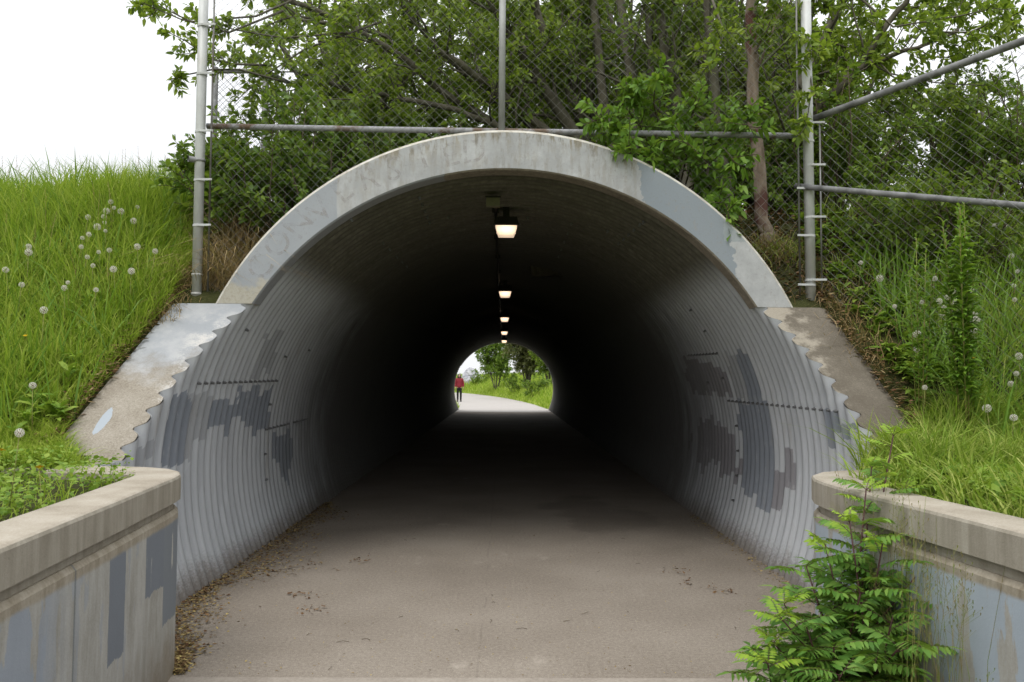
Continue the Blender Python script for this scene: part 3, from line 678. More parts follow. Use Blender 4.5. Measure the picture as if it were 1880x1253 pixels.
for py in (228,305,400,515):
    b = MB(); clamp(b, XR-.004, P(1500,py,FY)[2], 1); fb(b, 'clamp', M['galv'], smooth=False)
b = MB(); b.tube([(XL+.095,FY-.03,2.15),(XL+.095,FY-.03,5.0)], .008, 8); fb(b, 'tension_bar', M['wire'])
b = MB(); b.tube([(XR-.095,FY-.03,2.15),(XR-.105,FY-.03,5.0)], .008, 8); fb(b, 'tension_bar', M['wire'])
b = MB(); b.tube([(XR+.075,FY-.03,2.12),(XR+.07,FY-.03,3.5)], .007, 8); fb(b, 'tension_bar', M['wire'])
# rail end stub on the left post
zs = P(352,295,FY)[2]; b = MB(); b.tube([(XL,FY,zs),(XL-.07,FY-.05,zs)], [.02,.024], 14, cap=False); b.tube([(XL,FY,zs-.012),(XL,FY,zs+.012)], .042, 20); fb(b, 'rail_stub', M['rail'])
a_, b_ = P(380,232,FY+.06), P(1472,250,FY+.06); b = MB(); b.tube([a_, (a_*.67+b_*.33)+[0,0,-.004], a_*.33+b_*.67, b_], .023, 14); fb(b, 'rail', M['rail_rust'])
V, tf = link_mesh((XL+.09,FY-.02,0), (1,0,0), XR-XL-.18, 2.10, 5.0,
    lambda u, z: ((u+XL+.09)**2+(z-.943)**2 > 2.47**2) & (z > 2.07))
o = tiled('wire_mesh', V, tf, M['wire'], None, True); o.parent = fen; o.location = fo
# right wing of the fence running down the bank towards the viewer
w0 = P(1503,215,FY); w1 = P(1880,75,5.15); dirw = unit(np.array([w1[0]-w0[0], w1[1]-w0[1], 0])); e1 = w0+(w1-w0)*1.75
fw = empty('side_fence', (XR+.06,FY,2.05)); tag(fw, 'sagging chain link side fence running right from the tall post down the bank', 'fence')
fo2 = -np.array([XR+.06,FY,2.05])
b = MB(); b.tube([w0+(w1-w0)*t for t in np.linspace(-.03,1.75,8)], .026, 14); fb(b, 'top_rail', M['rail'], fw, fo2)
l0 = P(1460,342,FY+.03); l1 = P(1880,378,5.15+.03); b = MB(); b.tube([l0+(l1-l0)*t for t in np.linspace(0,1.7,8)], .022, 14); fb(b, 'lower_rail', M['rail'], fw, fo2)
LNW = np.linalg.norm((e1-w0)[:2]); b = MB(); b.tube([(e1[0],e1[1],H(e1[0],e1[1])-.2),(e1[0],e1[1],e1[2]+.05)], .035, 14); fb(b, 'post', M['galv'], fw, fo2)
def insw(u, z):
    zt = w0[2]+(e1[2]-w0[2])*u/LNW; xg = w0[0]+dirw[0]*u; yg = FY+dirw[1]*u
    return (z < zt) & (z > H(xg, yg)-.05)
V, tf = link_mesh((w0[0],FY,0), dirw, LNW, .9, 4.2, insw, .08)
o = tiled('wire_mesh', V, tf, M['wire'], None, True); o.parent = fw; o.location = fo2
# fence on the hilltop behind
q0, q1, q2, qb = P(395,131,10.), P(488,131,10.), P(560,168,11.2), P(488,215,10.)
fh = empty('hilltop_fence', (q1[0],10,3.3)); tag(fh, 'dark chain link fence corner on the hilltop behind the left fence post', 'fence'); fo3 = -np.array([q1[0],10,3.3])
b = MB(); b.tube([q0+(q0-q1)*.0, q1], .03, 10); b.tube([q1, q2, q2+(q2-q1)*2], .03, 10); fb(b, 'rail', M['rail'], fh, fo3)
b = MB(); b.tube([(q1[0],10,3.2),(q1[0],10,q1[2]+.04)], .04, 12); fb(b, 'post', M['rail'], fh, fo3)
b = MB(); b.tube([(q0[0],10,3.2),(q0[0],10,q1[2]+.04)], .04, 12); fb(b, 'post', M['rail'], fh, fo3)
V, tf = link_mesh((q0[0],10,0), (1,0,0), q1[0]-q0[0], 3.4, q1[2], lambda u, z: z < q1[2], .08, .0026)
V2, _ = link_mesh((q1[0],10,0), (q2-q1)*[1,1,0], 2.6, 3.4, q1[2], lambda u, z: z < q1[2]-.18*u, .08, .0026)
o = tiled('wire_mesh', np.concatenate([V,V2]), tf, M['wire_dark'], None, True); o.parent = fh; o.location = fo3
# ------------------------------------------------------------------ trees
def rv(): v = rng.normal(0,1,3); return v/np.linalg.norm(v)
def interp(pts, t):
    k = len(pts)-1; s = min(t*k, k-1e-6); i = int(s); return pts[i]+(pts[i+1]-pts[i])*(s-i), unit(pts[i+1]-pts[i])
def curve(a, d, L, n=5, jit=.25, up=0.):
    pts = [a]; d = d.copy()
    for i in range(n-1):
        d = unit(d+rng.normal(0, jit, 3)+np.array([0,0,up])); pts.append(pts[-1]+d*L/(n-1))
    return np.array(pts)
DENS = 2.8
class Tree:
    def __init__(s): s.w = MB(); s.tw = MB(); s.p = []; s.d = []; s.L = []
    def leaves_on(s, pts, n, size, spread=1., t0=.12):
        n = int(n*DENS)
        if n < 1: return
        pts = np.asarray(pts); k = len(pts)-1; t = (t0+(1-t0)*(np.arange(n)+rng.random(n))/n)*k; i = np.minimum(t.astype(int), k-1)
        p = pts[i]+(pts[i+1]-pts[i])*(t-i)[:,None]; d = unit(pts[i+1]-pts[i]); o = rng.normal(0,1,(n,3)); o = unit(o-d*(d*o).sum(1)[:,None])
        s.p.append(p+o*.004); s.d.append(unit(d*.55+o*spread+np.array([0,0,.1]))); s.L.append(size*rng.uniform(.65,1.25,n))
    def branch(s, pts, r0, r1, nt=8, tl=.5, nl=10, ls=.06, t0=.2, sub=True, up=.05):
        s.w.tube(pts, [r0, r1], 5 if r0 < .03 else 8)
        for i in range(nt):
            t = t0+(1-t0)*rng.random(); p, d = interp(pts, t); o = rv(); o = unit(o-d*np.dot(o,d))
            tw = curve(p, unit(d*.6+o*.8+np.array([0,0,up])), tl*rng.uniform(.5,1.2)*(1.15-.5*t), 4, .18, up)
            if not (abs(tw[-1][0]) < 2.35 and 6.2 < tw[-1][1] < 37 and math.hypot(tw[-1][0], tw[-1][2]-ZC) < 2.42): s.tw.tube(tw, [min(r0*.4,.007), .002], 3, cap=False); s.leaves_on(tw, nl, ls)
        if nl: s.leaves_on(pts[-2:], nl//2, ls)
    def trunk(s, pts, r0, r1, nb=8, bl=1.2, nt=7, tl=.45, nl=10, ls=.06, t0=.35, n=10, jit=.22, up=.06):
        pts = np.asarray(pts, float)
        # refine the polyline with a little wander
        q = []; 
        for i in range(len(pts)-1):
            for k in range(4): q.append(pts[i]+(pts[i+1]-pts[i])*k/4)
        q.append(pts[-1]); q = np.array(q); 
        for _ in range(2): q[1:-1] = (q[:-2]+2*q[1:-1]+q[2:])/4
        q[1:-1] += rng.normal(0, .012, q[1:-1].shape)
        s.w.tube(q, [r0, r1], n)
        for i in range(nb):
            t = t0+(1-t0)*(i+rng.random())/nb; p, d = interp(q, t); o = rv(); o = unit(o-d*np.dot(o,d))
            L = bl*rng.uniform(.55,1.2)*(1.2-.5*t)
            c = curve(p, unit(d*.55+o*.75+np.array([0,0,.12])), L, 6, jit, up); s.branch(c, r0*.3*(1.2-.7*t), .004, nt, tl, nl, ls)
    def build(s, name, label, cat, wood, leaf, w=.42, group=None, base=None, droop=.3):
        base = np.array(base if base is not None else s.w.v[0].mean(0)); e = empty(name, base); tag(e, label, cat, group)
        s.w.v += s.tw.v; 
        for f in s.tw.f: s.w.f.append(tuple(i+s.w.n for i in f)); s.w.m.append(0)
        s.w.n += s.tw.n
        o = s.w.build('trunk', wood, e, True); o.location = -base
        if s.p:
            p_ = np.concatenate(s.p); ok = ~((np.hypot(p_[:,0], p_[:,2]-ZC) < 2.50) & (p_[:,1] > 6.33) & (p_[:,1] < 37))
            V = leafverts(p_[ok], np.concatenate(s.d)[ok], np.concatenate(s.L)[ok], w, droop)
            o = tiled('crown', V, LEAF_F, leaf, e, True); o.location = -base
        return e
def PP(l, d0, d1=None):
    d1 = d1 or d0; n = len(l); return [P(a, b, d0+(d1-d0)*i/max(n-1,1)) for i, (a, b) in enumerate(l)]
def root(pts, dz=.25):   # start a trunk in the ground below its first point
    p = np.array(pts[0]); g_ = float(H(p[0], p[1])); dz = dz if abs(p[0]) > 2.6 else .04; return [np.array([p[0], p[1], min(g_-dz, p[2]-.2)])]+list(pts)
# 1 leaning fan to the left
t = Tree()
for l, d0, d1, r in [
  ([(1085,300),(1010,170),(930,60),(860,-80)], 8.2, 7.9, .085), ([(1060,290),(980,220),(900,160),(780,70),(700,-60)], 8.3, 7.6, .06),
  ([(1100,300),(1040,150),(985,20),(960,-90)], 8.4, 8.5, .075), ([(1045,290),(930,235),(800,190),(640,165),(520,120)], 8.2, 7.4, .045),
  ([(1030,290),(880,215),(700,80),(560,10),(430,-30)], 8.3, 7.5, .05), ([(1055,300),(940,205),(840,120),(700,60),(520,30)], 8.5, 8.0, .045),
  ([(1110,300),(1075,120),(1050,-80)], 8.6, 8.8, .06)]:
    t.trunk(root(PP(l,d0,d1)), r, r*.35, 11, 1.05, 8, .42, 11, .07)
# sprays hanging out past the left post
for l, d0, d1 in [([(560,-10),(470,30),(350,40),(290,10),(240,-10)], 7.2, 6.6), ([(520,20),(420,60),(330,35),(260,5)], 7.2, 6.5), ([(500,120),(430,118),(390,110),(340,75),(310,60)], 7., 6.2),
                  ([(520,150),(440,128),(390,128),(330,140),(310,148)], 7., 6.25), ([(640,60),(520,70),(430,55),(390,40)], 7.3, 6.9), ([(700,40),(560,90),(470,150),(430,190)], 7.4, 6.9)]:
    t.branch(np.array(PP(l,d0,d1)), .012, .003, 9, .22, 8, .062, .25)
t.build('willow_tree', 'many-stemmed tree leaning left over the arch with branches reaching past the left post', 'tree', M['bark'], M['leaf_willow'])
# 2 upright cluster
DENS = 1.6
t = Tree()
for l, d0, d1, r in [([(1135,330),(1105,160),(1075,-80)], 8., 8.1, .07), ([(1170,330),(1160,140),(1130,-80)], 7.8, 7.9, .075), ([(1205,340),(1195,140),(1180,-80)], 8.2, 8.2, .05),
  ([(1262,340),(1240,150),(1205,20),(1190,-80)], 7.6, 7.7, .07), ([(1300,360),(1290,200),(1300,50),(1330,-80)], 8.0, 8.2, .055), ([(1335,370),(1312,180),(1290,-80)], 7.7, 7.8, .08)]:
    t.trunk(root(PP(l,d0,d1)), r, r*.5, 9, .85, 7, .38, 10, .07)
t.build('alder_tree', 'cluster of upright grey trunks right of the fence centre post', 'tree', M['bark'], M['leaf_dark'])
t = Tree()
for i in range(26):
    x0 = 1000+i*17+rng.uniform(-12,12); d0 = rng.uniform(8.3,9.8); ln_ = (1120-x0)*rng.uniform(.35,.75)+rng.uniform(-30,30)
    t.trunk(root(PP([(x0,300),(x0-ln_*.35,150),(x0-ln_,-90)], d0)), rng.uniform(.018,.038), .012, 7, .6, 6, .35, 9, .07, .3, 6)
t.build('thin_stem_thicket', 'thicket of thin upright stems filling the gap between the thick trunks', 'thicket', M['bark'], M['leaf_dark'])
# 3 right lean
DENS = 2.4
t = Tree()
for l, d0, d1, r in [([(1405,330),(1450,190),(1510,80),(1580,-60)], 7.8, 8.2, .08), ([(1440,300),(1500,200),(1585,110),(1650,20),(1700,-60)], 7.9, 7.4, .05), ([(1425,320),(1470,150),(1500,-60)], 8.1, 8.4, .07),
  ([(1400,340),(1365,160),(1380,-60)], 8.1, 8.2, .06), ([(1500,215),(1575,125),(1660,95),(1760,55)], 7.8, 7.2, .035)]:
    t.trunk(root(PP(l,d0,d1)) if l[0][1] > 250 else PP(l,d0,d1), r, r*.4, 10, .95, 8, .42, 11, .07)
for l, d0, d1 in [([(1440,240),(1400,120),(1480,40),(1490,100)], 7., 6.1), ([(1460,-20),(1480,60),(1490,160),(1480,235)], 6.5, 6.12), ([(1300,-20),(1330,60),(1300,140)], 6.8, 6.1), ([(1560,-20),(1640,50),(1760,30),(1830,15)], 7., 6.5), ([(1700,60),(1780,60),(1850,30),(1878,50)], 7.,6.8)]:
    t.branch(np.array(PP(l,d0,d1)), .012, .003, 12, .25, 9, .07, .2)
t.build('leaning_tree', 'stout tree leaning right behind the tall right fence post', 'tree', M['bark'], M['leaf_willow'])
# 4 bare reddish trunk
t = Tree(); pts = PP([(1408,455),(1392,360),(1390,260),(1378,150),(1380,20),(1372,-90)], 6.95, 7.2)
pts = [pts[0]+np.array([.03,-.02,-.40])]+pts; t.w.tube([pts[0], pts[1]+[0,0,.12]], [.13,.058], 10); t.trunk(pts, .062, .045, 7, .6, 7, .3, 9, .07, .6); t.build('peeling_trunk_tree', 'slim tree with bare pinkish peeling bark just behind the right of the arch', 'tree', M['bark_red'], M['leaf_dark'])
# 5 leafy sapling poking through the mesh in front of the ring
t = Tree()
for l, d0, d1 in [([(1215,350),(1190,280),(1130,240),(1100,215)], 6.9, 6.1), ([(1230,370),(1215,260),(1200,190),(1205,130)], 6.9, 6.15), ([(1240,380),(1260,290),(1270,210),(1285,180)], 6.9, 6.15),
                  ([(1250,380),(1290,330),(1330,370),(1338,395)], 6.9, 6.15), ([(1250,370),(1270,300),(1320,260),(1350,300)], 6.8, 6.2), ([(1245,380),(1230,330),(1180,290),(1150,270)], 6.8, 6.1), ([(1240,360),(1290,330),(1300,300),(1250,250)], 6.8,6.1), ([(1230,360),(1180,240),(1150,200),(1170,160)], 6.8,6.2), ([(1260,370),(1320,250),(1360,210),(1380,240)], 6.8,6.2)]:
    t.branch(np.array(root(PP(l,d0,d1),.1)), .012, .003, 20, .27, 8, .078, .40)
t.build('leafy_sapling', 'bright green sapling spilling over the rail above the right side of the arch', 'sapling', M['twig'], M['leaf_bright'], .40)
# 6 shrubs behind the left part of the fence
def shrub(name, label, cx, cy, w_, h_, n, ls, leaf, cat='shrub', zz=None, wood='twig', fill=10, tl=.35, shade=.42):
    t = Tree(); z0 = float(H(cx, cy)) if zz is None else zz
    for i in range(n):
        a = rng.uniform(0,2*PI); rr = math.sqrt(rng.random()); top = np.array([cx+math.cos(a)*rr*w_/2, cy+math.sin(a)*rr*w_*.35, z0+h_*(1-.45*rr**2)*rng.uniform(.55,1.08)])
        bx, by = cx+math.cos(a)*rr*.35*w_/2, cy+math.sin(a)*rr*.15*w_; st = np.array([bx, by, float(H(bx,by))-.03 if zz is None else z0-.1]); mid = (st+top)/2+rng.normal(0,.06*h_,3)
        t.branch(np.array([st, mid, top]), .012, .003, fill, tl, 9, ls, .15)
    return t.build(name, label, cat, M[wood], M[leaf], shade, base=(cx,cy,z0))
DENS = 2.7
shrub('green_shrub', 'dense dark green shrub behind the mesh beside the left post', -1.95, 7.0, 1.7, 1.25, 36, .075, 'leaf_shrub')
shrub('green_shrub', 'leafy shrub behind the mesh over the left shoulder of the arch', -1.0, 7.5, 1.8, .75, 26, .07, 'leaf_shrub')
shrub('hazel_shrub', 'small light green bush peeping out left of the left post on the hill', -2.75, 7.6, .7, .7, 12, .045, 'leaf_bright', tl=.22)
shrub('green_shrub', 'low bushes among the trunk bases behind the right of the arch', 1.5, 8.7, 2.4, 1.3, 30, .07, 'leaf_dark')
# right side behind the side fence
shrub('large_bush', 'tall bush behind the side fence directly right of the tall post', 3.1, 7.6, 2.0, 1.6, 36, .065, 'leaf_shrub')
shrub('large_bush', 'wide pale green bush behind the side fence near the right edge', 4.9, 7.7, 2.4, 1.55, 40, .06, 'leaf_shrub')
shrub('large_bush', 'low dark bush under the lower rail of the side fence', 3.6, 6.75, 1.7, .75, 30, .06, 'leaf_dark')
shrub('large_bush', 'sunlit bush at the far right end of the side fence', 6.8, 7.6, 2.4, 1.6, 44, .06, 'leaf_shrub')
# background wall of trees
def bigtree(name, label, x, y, h_, spread, n, ls, leaf, z0=None, wood='bark', r=.12, tl=.5, nt=8):
    z0 = float(H(x,y)) if z0 is None else z0; t = Tree(); 
    for i in range(n):
        a = 2*PI*i/n+rng.uniform(-.3,.3); sp_ = spread*rng.uniform(.3,1)
        top = np.array([x+math.cos(a)*sp_, y+math.sin(a)*sp_*.7, z0+h_*rng.uniform(.6,1.05)]); st = np.array([x+math.cos(a)*.12, y+math.sin(a)*.12, z0-.2])
        mid = st*.5+top*.5; mid[:2] = st[:2]*.7+top[:2]*.3
        t.trunk([st, mid, top], r, r*.2, 12, spread*.6, nt, tl, 10, ls, .22)
    return t.build(name, label, 'tree', M[wood], M[leaf], .45, base=(x,y,z0))
shrub('green_shrub', 'deep green understorey bush just above the left rail', -.9, 8.6, 3.2, 1.5, 46, .085, 'leaf_dark')
shrub('green_shrub', 'dark understorey bush behind the right rail end', 2.6, 8.4, 2.2, 1.5, 36, .08, 'leaf_dark')
bigtree('background_tree', 'background tree filling the sky behind the left fence panel', -1.7, 10.6, 3.2, 1.7, 8, .085, 'leaf_willow')
bigtree('background_tree', 'background tree behind the centre fence post', .6, 11.5, 4.0, 2.0, 9, .09, 'leaf_willow')
bigtree('background_tree', 'background tree behind the upright trunk cluster', 2.3, 11.0, 4.2, 1.8, 9, .09, 'leaf_dark')
bigtree('background_tree', 'background tree to the right of the tall right post', 4.2, 11.0, 3.2, 1.7, 6, .085, 'leaf_willow')
bigtree('background_tree', 'lower background tree above the side fence rail at far right', 6.6, 11.8, 2.3, 1.5, 5, .08, 'leaf_dark')
# ------------------------------------------------------------------ grass and weeds
def blades(n, xy, z, h, wd, lean=.35, flop=.0, name='g', mat=None, droop=.5, kids=None):
    base = np.column_stack([xy, z]); n = len(base)
    a = rng.uniform(0,2*PI,n); dirn = np.stack([np.cos(a), np.sin(a), np.zeros(n)],1); side = np.stack([-np.sin(a), np.cos(a), np.zeros(n)],1)
    # blade faces turn every way
    b2 = rng.uniform(0,2*PI,n); side = np.stack([np.cos(b2), np.sin(b2), np.zeros(n)],1)
    ln = lean*rng.uniform(.2,1.6,n); hh = h[:,None]; w = wd[:,None]/2
    if flop is not None and not np.isscalar(flop): dirn = unit(dirn+flop)
    def pt(t): 
        out = (ln[:,None]*t**1.8)*hh; up = t*hh*(1-droop*.5*ln[:,None]*t**2); return base+dirn*out+np.array([0,0,1.])*up
    V = [base-side*w*.8, base+side*w*.8]
    for t_, k in ((.4,1.),(.75,.75)): p = pt(t_); V += [p-side*w*k, p+side*w*k]
    V.append(pt(1.)); return np.stack(V, 1)
BL_F = [(0,1,3,2),(2,3,5,4),(4,5,6)]
def clump_noise(x, y, s=1.): return .5+.25*np.sin(x*3.1*s+1.3*np.sin(y*2.3*s))+.25*np.sin(y*3.7*s+1.7*np.sin(x*1.9*s)+2)
# left bank
n = 130000; u = rng.random(n)**1.25*7.5; y = rng.uniform(4.75,8.6,n)
x = -(2.5+np.interp(y,[4.6,6.15],[.30,.02])+.02+u); 
keep = (rng.random(n) < .35+.75*clump_noise(x,y,1.2)); x, y, u = x[keep], y[keep], u[keep]
cn = clump_noise(x, y); hgt = (.16+.30*rng.random(len(x))**1.6)*(.6+.95*cn)*np.clip(.55+u*1.1,.55,1)*np.clip((y-4.3)/1.3,.5,1)
fl = np.column_stack([np.where(u < .35,.5,.12)*np.ones(len(x)), -.35*np.ones(len(x)), np.zeros(len(x))])
V = blades(0, np.column_stack([x,y]), H(x,y)-.02, hgt, rng.uniform(.004,.010,len(x)), .6, fl)
o = tiled('long_grass', V, BL_F, M['grass']); tag(o, 'long bright green grass covering the bank left of the tunnel', 'grass', kind='stuff')
# seed stalks on the left skyline
def stalks(n, xs, ys, hs, name, label, mat='dry'):
    b = MB(); 
    for i in range(n):
        p = np.array([xs[i], ys[i], float(H(xs[i], ys[i]))]) ; a = rng.uniform(0,2*PI); l = rng.uniform(.02,.15)
        q = p+[math.cos(a)*l*.4, math.sin(a)*l*.4, hs[i]*.6]; r_ = p+[math.cos(a)*l, math.sin(a)*l, hs[i]]
        b.tube([p,q,r_], [.0016,.0008], 3, cap=False); 
        for k in range(10):
            t = k/10; s_ = q+(r_-q)*(.35+.65*t); dd = rv()*.5+np.array([0,0,.9]); L = rng.uniform(.012,.03)*(1.2-t)
            b.tube([s_, s_+unit(dd)*L], [.0005,.0016], 3, cap=False)
    return b
ns_ = 170; xs_ = -rng.uniform(2.6,8.5,ns_); ys_ = rng.uniform(5.6,8.6,ns_)
tag(stalks(ns_, xs_, ys_, rng.uniform(.35,.68,ns_), '', '').build('seeding_grass', M['dry']), 'thin straw coloured seeding stalks rising out of the left bank grass', 'grass', kind='stuff')
# weedy patch behind the left coping
def rosettes(cx, cy, cz, nl, L, wd, rise=.6):
    P_, D_, LL = [], [], []
    for i in range(len(cx)):
        for k in range(nl):
            a = rng.uniform(0,2*PI); e = rng.uniform(.15,1.1)*rise
            P_.append((cx[i], cy[i], cz[i]+rng.uniform(0,.06))); D_.append((math.cos(a), math.sin(a), e)); LL.append(L*rng.uniform(.5,1.25))
    return leafverts(np.array(P_), np.array(D_), np.array(LL), wd, .5, nj=.35)
def wall_back(y, side): return xin(y, side)+.13
n = 17000; y = rng.uniform(1.4,4.75,n); u = rng.random(n)**1.3*2.4; 
x = -(np.where(y < 4.3, wall_back(y,-1)+.02, 2.05+(y-4.3)*1.2)+u)
cl = clump_noise(x,y,2.2) ; k = rng.random(n) < cl*1.1; x, y = x[k], y[k]
zg = H(x,y)
V1 = leafverts(np.column_stack([x,y,zg+rng.random(len(x))**1.5*.16]), np.column_stack([rng.normal(0,1,len(x)), rng.normal(0,1,len(x)), rng.uniform(.1,.9,len(x))]), rng.uniform(.014,.042,len(x)), .6, .4, nj=.6)
o = tiled('clover_patch', V1, LEAF_F, M['weed'], smooth=True); tag(o, 'low clover and small weeds growing behind the left coping', 'weeds', kind='stuff')
n = 9000; y = rng.uniform(1.2,4.8,n); u = rng.random(n)*3.; x = -(np.where(y < 4.3, wall_back(y,-1)+.03, 2.15+(y-4.3)*1.4)+u); kk = rng.random(n) < clump_noise(x,y,2.)*.9; x, y = x[kk], y[kk]
V = blades(0, np.column_stack([x,y]), H(x,y)-.01, rng.uniform(.05,.16,len(x)), rng.uniform(.003,.006,len(x)), .8, 0.)
o = tiled('short_grass', V, BL_F, M['grass']); tag(o, 'short grass mixed with weeds behind the left coping', 'grass', kind='stuff')
# right bank
n = 70000; u = rng.random(n)**1.2*6.5; y = rng.uniform(4.62,8.2,n); x = 2.5+np.interp(y,[4.6,6.15],[.22,.06])+u
# keep the strip along the slab and under the fence thinner
k = rng.random(n) < np.clip(.10+u*.55,0,1)*(.3+.8*clump_noise(x,y,1.3))*np.where(y > 6.1, .35, 1.); x, y, u = x[k], y[k], u[k]
cn = clump_noise(x, y, 1.1); hgt = (.13+.17*rng.random(len(x)))*(.7+.6*cn)*np.clip(.6+u,.6,1.)
V = blades(0, np.column_stack([x,y]), H(x,y)-.02, hgt, rng.uniform(.004,.010,len(x)), .55, 0.)
n2 = 15000; y2 = rng.uniform(1.6,4.75,n2); x2 = np.where(y2 < 4.3, wall_back(y2,1)+.02, 1.95+(y2-4.3)*1.1)+rng.random(n2)**1.3*3.5
k = rng.random(n2) < .4+.6*clump_noise(x2,y2,2.); x2, y2 = x2[k], y2[k]
V2 = blades(0, np.column_stack([x2,y2]), H(x2,y2)-.02, rng.uniform(.06,.30,len(x2))*(.6+.8*clump_noise(x2,y2,3.)), rng.uniform(.004,.012,len(x2)), .75, np.column_stack([-.3*np.ones(len(x2)), -.2*np.ones(len(x2)), 0*x2]))
o = tiled('rough_grass', np.concatenate([V,V2]), BL_F, M['grass_right']); tag(o, 'rough green grass covering the bank right of the tunnel', 'grass', kind='stuff')
# broad weeds on the right bank
n = 1100; u = rng.random(n)**1.4*4.5; y = rng.uniform(4.5,7.6,n); x = 2.52+np.interp(y,[4.6,6.15],[.28,.10])+u
V = rosettes(x, y, H(x,y), 11, .13, .30, .8)
n = 620; y = rng.uniform(2.2,5.0,n); x = wall_back(np.minimum(y,4.2),1)+.12+rng.random(n)*2.5+np.where(y>4.25,.35,0)
V2 = rosettes(x, y, np.maximum(H(x,y), .95)+.04, 9, .11, .30, 1.2)
o = tiled('leafy_weeds', np.concatenate([V,V2]), LEAF_F, M['weed'], smooth=True); tag(o, 'low leafy weeds and dandelion leaves between the grass of the right bank', 'weeds', kind='stuff')
# tufts hanging over the left collar edge are part of long grass; dry grass at the posts
def drygrass(n, fx, label, hmin=.1, hmax=.4, mat='dry'):
    xy = fx(n); V = blades(0, xy, H(xy[:,0],xy[:,1])-.01, rng.uniform(hmin,hmax,n), rng.uniform(.003,.007,n), 1.1, 0., droop=1.2)
    o = tiled('dry_grass', V, BL_F, M[mat]); tag(o, label, 'grass', kind='stuff'); return o
drygrass(1500, lambda n: np.column_stack([rng.normal(-2.2,.12,n).clip(-2.48,-1.9), 6.32+rng.random(n)**1.5*.8]), 'dry straw coloured grass heaped behind the left fence post', .12, .55)
drygrass(500, lambda n: np.column_stack([-2.52+rng.normal(0,.07,n), rng.uniform(5.95,6.5,n)]), 'dry dead grass at the foot of the left fence post', .06, .18)
drygrass(420, lambda n: np.column_stack([2.62+rng.normal(0,.14,n), rng.uniform(5.6,6.5,n)]), 'yellowing dry grass at the foot of the right fence post', .06, .30)
drygrass(420, lambda n: np.column_stack([2.27+rng.normal(0,.11,n), 6.80+rng.normal(0,.08,n)]), 'grass and dead stalks round the foot of the peeling trunk', .08, .26)
drygrass(260, lambda n: np.column_stack([2.27+rng.normal(0,.14,n), 6.76+rng.normal(0,.08,n)]), 'green grass round the foot of the peeling trunk', .10, .28, 'grass_right')
# leaf litter
def litter(n, fx, name, label, mat='litter', s=(.02,.05), w=.55, lift=.008):
    p = fx(n); n = len(p); a = rng.uniform(0,2*PI,n)
    V = leafverts(p+np.column_stack([0*a,0*a,rng.random(n)*lift+.002]), np.column_stack([np.cos(a), np.sin(a), rng.normal(0,.18,n)]), rng.uniform(*s,n), w, .0, nj=.35)
    V[:,:,2] = np.maximum(V[:,:,2], p[:,2][:,None]+.0015) if lift < .05 else V[:,:,2]
    o = tiled(name, V, LEAF_F, M[mat]); tag(o, label, 'leaf litter', kind='stuff'); return o
def lf(n): 
    x = rng.uniform(1.75,4.3,n); y = 6.25+rng.random(n)*2.2; return np.column_stack([x,y,H(x,y)])
n = 9000; y = rng.uniform(4.35,5.25,n); u = rng.random(n); x = 1.98+(y-4.3)*.10+rng.random(n)*1.3; k = (x > 2.28+(y-4.62).clip(0)*.62)|(y < 4.66); x, y = x[k], y[k]
V = blades(0, np.column_stack([x,y]), np.maximum(H(x,y), np.where(x < 2.7, .97, 0))-.01, rng.uniform(.06,.34,len(x))*(.55+.8*clump_noise(x,y,3.)), rng.uniform(.004,.011,len(x)), .75, 0.)
tag(tiled('edge_grass', V, BL_F, M['grass_right']), 'bright tuft of grass spilling over the lower end of the right collar slab', 'grass', kind='stuff')
n = 5000; y = rng.uniform(4.6,5.1,n); x = -(2.35+(y-4.6)*.75+rng.random(n)*.9)
V = blades(0, np.column_stack([x,y]), np.maximum(H(x,y), .97)-.01, rng.uniform(.06,.2,n), rng.uniform(.004,.007,n), .9, 0.)
tag(tiled('edge_grass', V, BL_F, M['grass']), 'short grass creeping over the lower end of the left collar slab', 'grass', kind='stuff')
n = 330; u = rng.random(n)**1.2*5; y = rng.uniform(4.8,7.4,n); x = -(2.75+u); V = rosettes(x, y, H(x,y)+.08, 9, .13, .26, 1.1)
tag(tiled('leafy_weeds', V, LEAF_F, M['weed'], smooth=True), 'broad leaved weeds mixed into the grass of the left bank', 'weeds', kind='stuff')
def le(n):
    y = rng.uniform(4.8,6.4,n); sd2 = rng.choice([-1,1],n); x = sd2*(np.where(sd2 < 0, np.interp(y,[4.6,6.15],[2.80,2.50]), np.interp(y,[4.6,6.15],[2.66,2.44]))+np.abs(rng.normal(0,.09,n))-.03); return np.column_stack([x,y,H(x,y)+.03])
litter(1300, le, 'edge_litter', 'dead leaves and thatch along the outer edges of the collar slabs', 'litter', (.015,.045), .5, .05)
litter(1300, le, 'edge_litter', 'straw coloured thatch along the outer edges of the collar slabs', 'dry', (.03,.08), .12, .05)
litter(9000, lf, 'leaf_litter', 'brown fallen leaves on the slope behind the right of the arch', s=(.02,.06), lift=.06)
def lf2(n):
    x = rng.uniform(-2.5,-1.3,n); y = 6.4+rng.random(n)*1.3; return np.column_stack([x,y,H(x,y)])
litter(2500, lf2, 'leaf_litter', 'brown fallen leaves behind the mesh beside the left shoulder of the arch', s=(.02,.06), lift=.06)
def fl1(n):
    y = 4.2+rng.random(n)**1.35*5.6; t = np.abs(rng.normal(0,1,n)); ed = np.interp(y,[4.1,4.6,5.0,9.9],[-1.66,-1.80,-2.12,-2.14]); wd_ = np.interp(y,[4.2,5.6,7,10],[.05,.20,.26,.12])
    x = ed+.01+t*wd_*(.4+.9*clump_noise(y*0,y,1.3)); return np.column_stack([x,y,0*x])
litter(5200, fl1, 'drifted_litter', 'drift of brown and yellow litter along the left foot of the tunnel', 'seedling', (.008,.026), .5, .02)
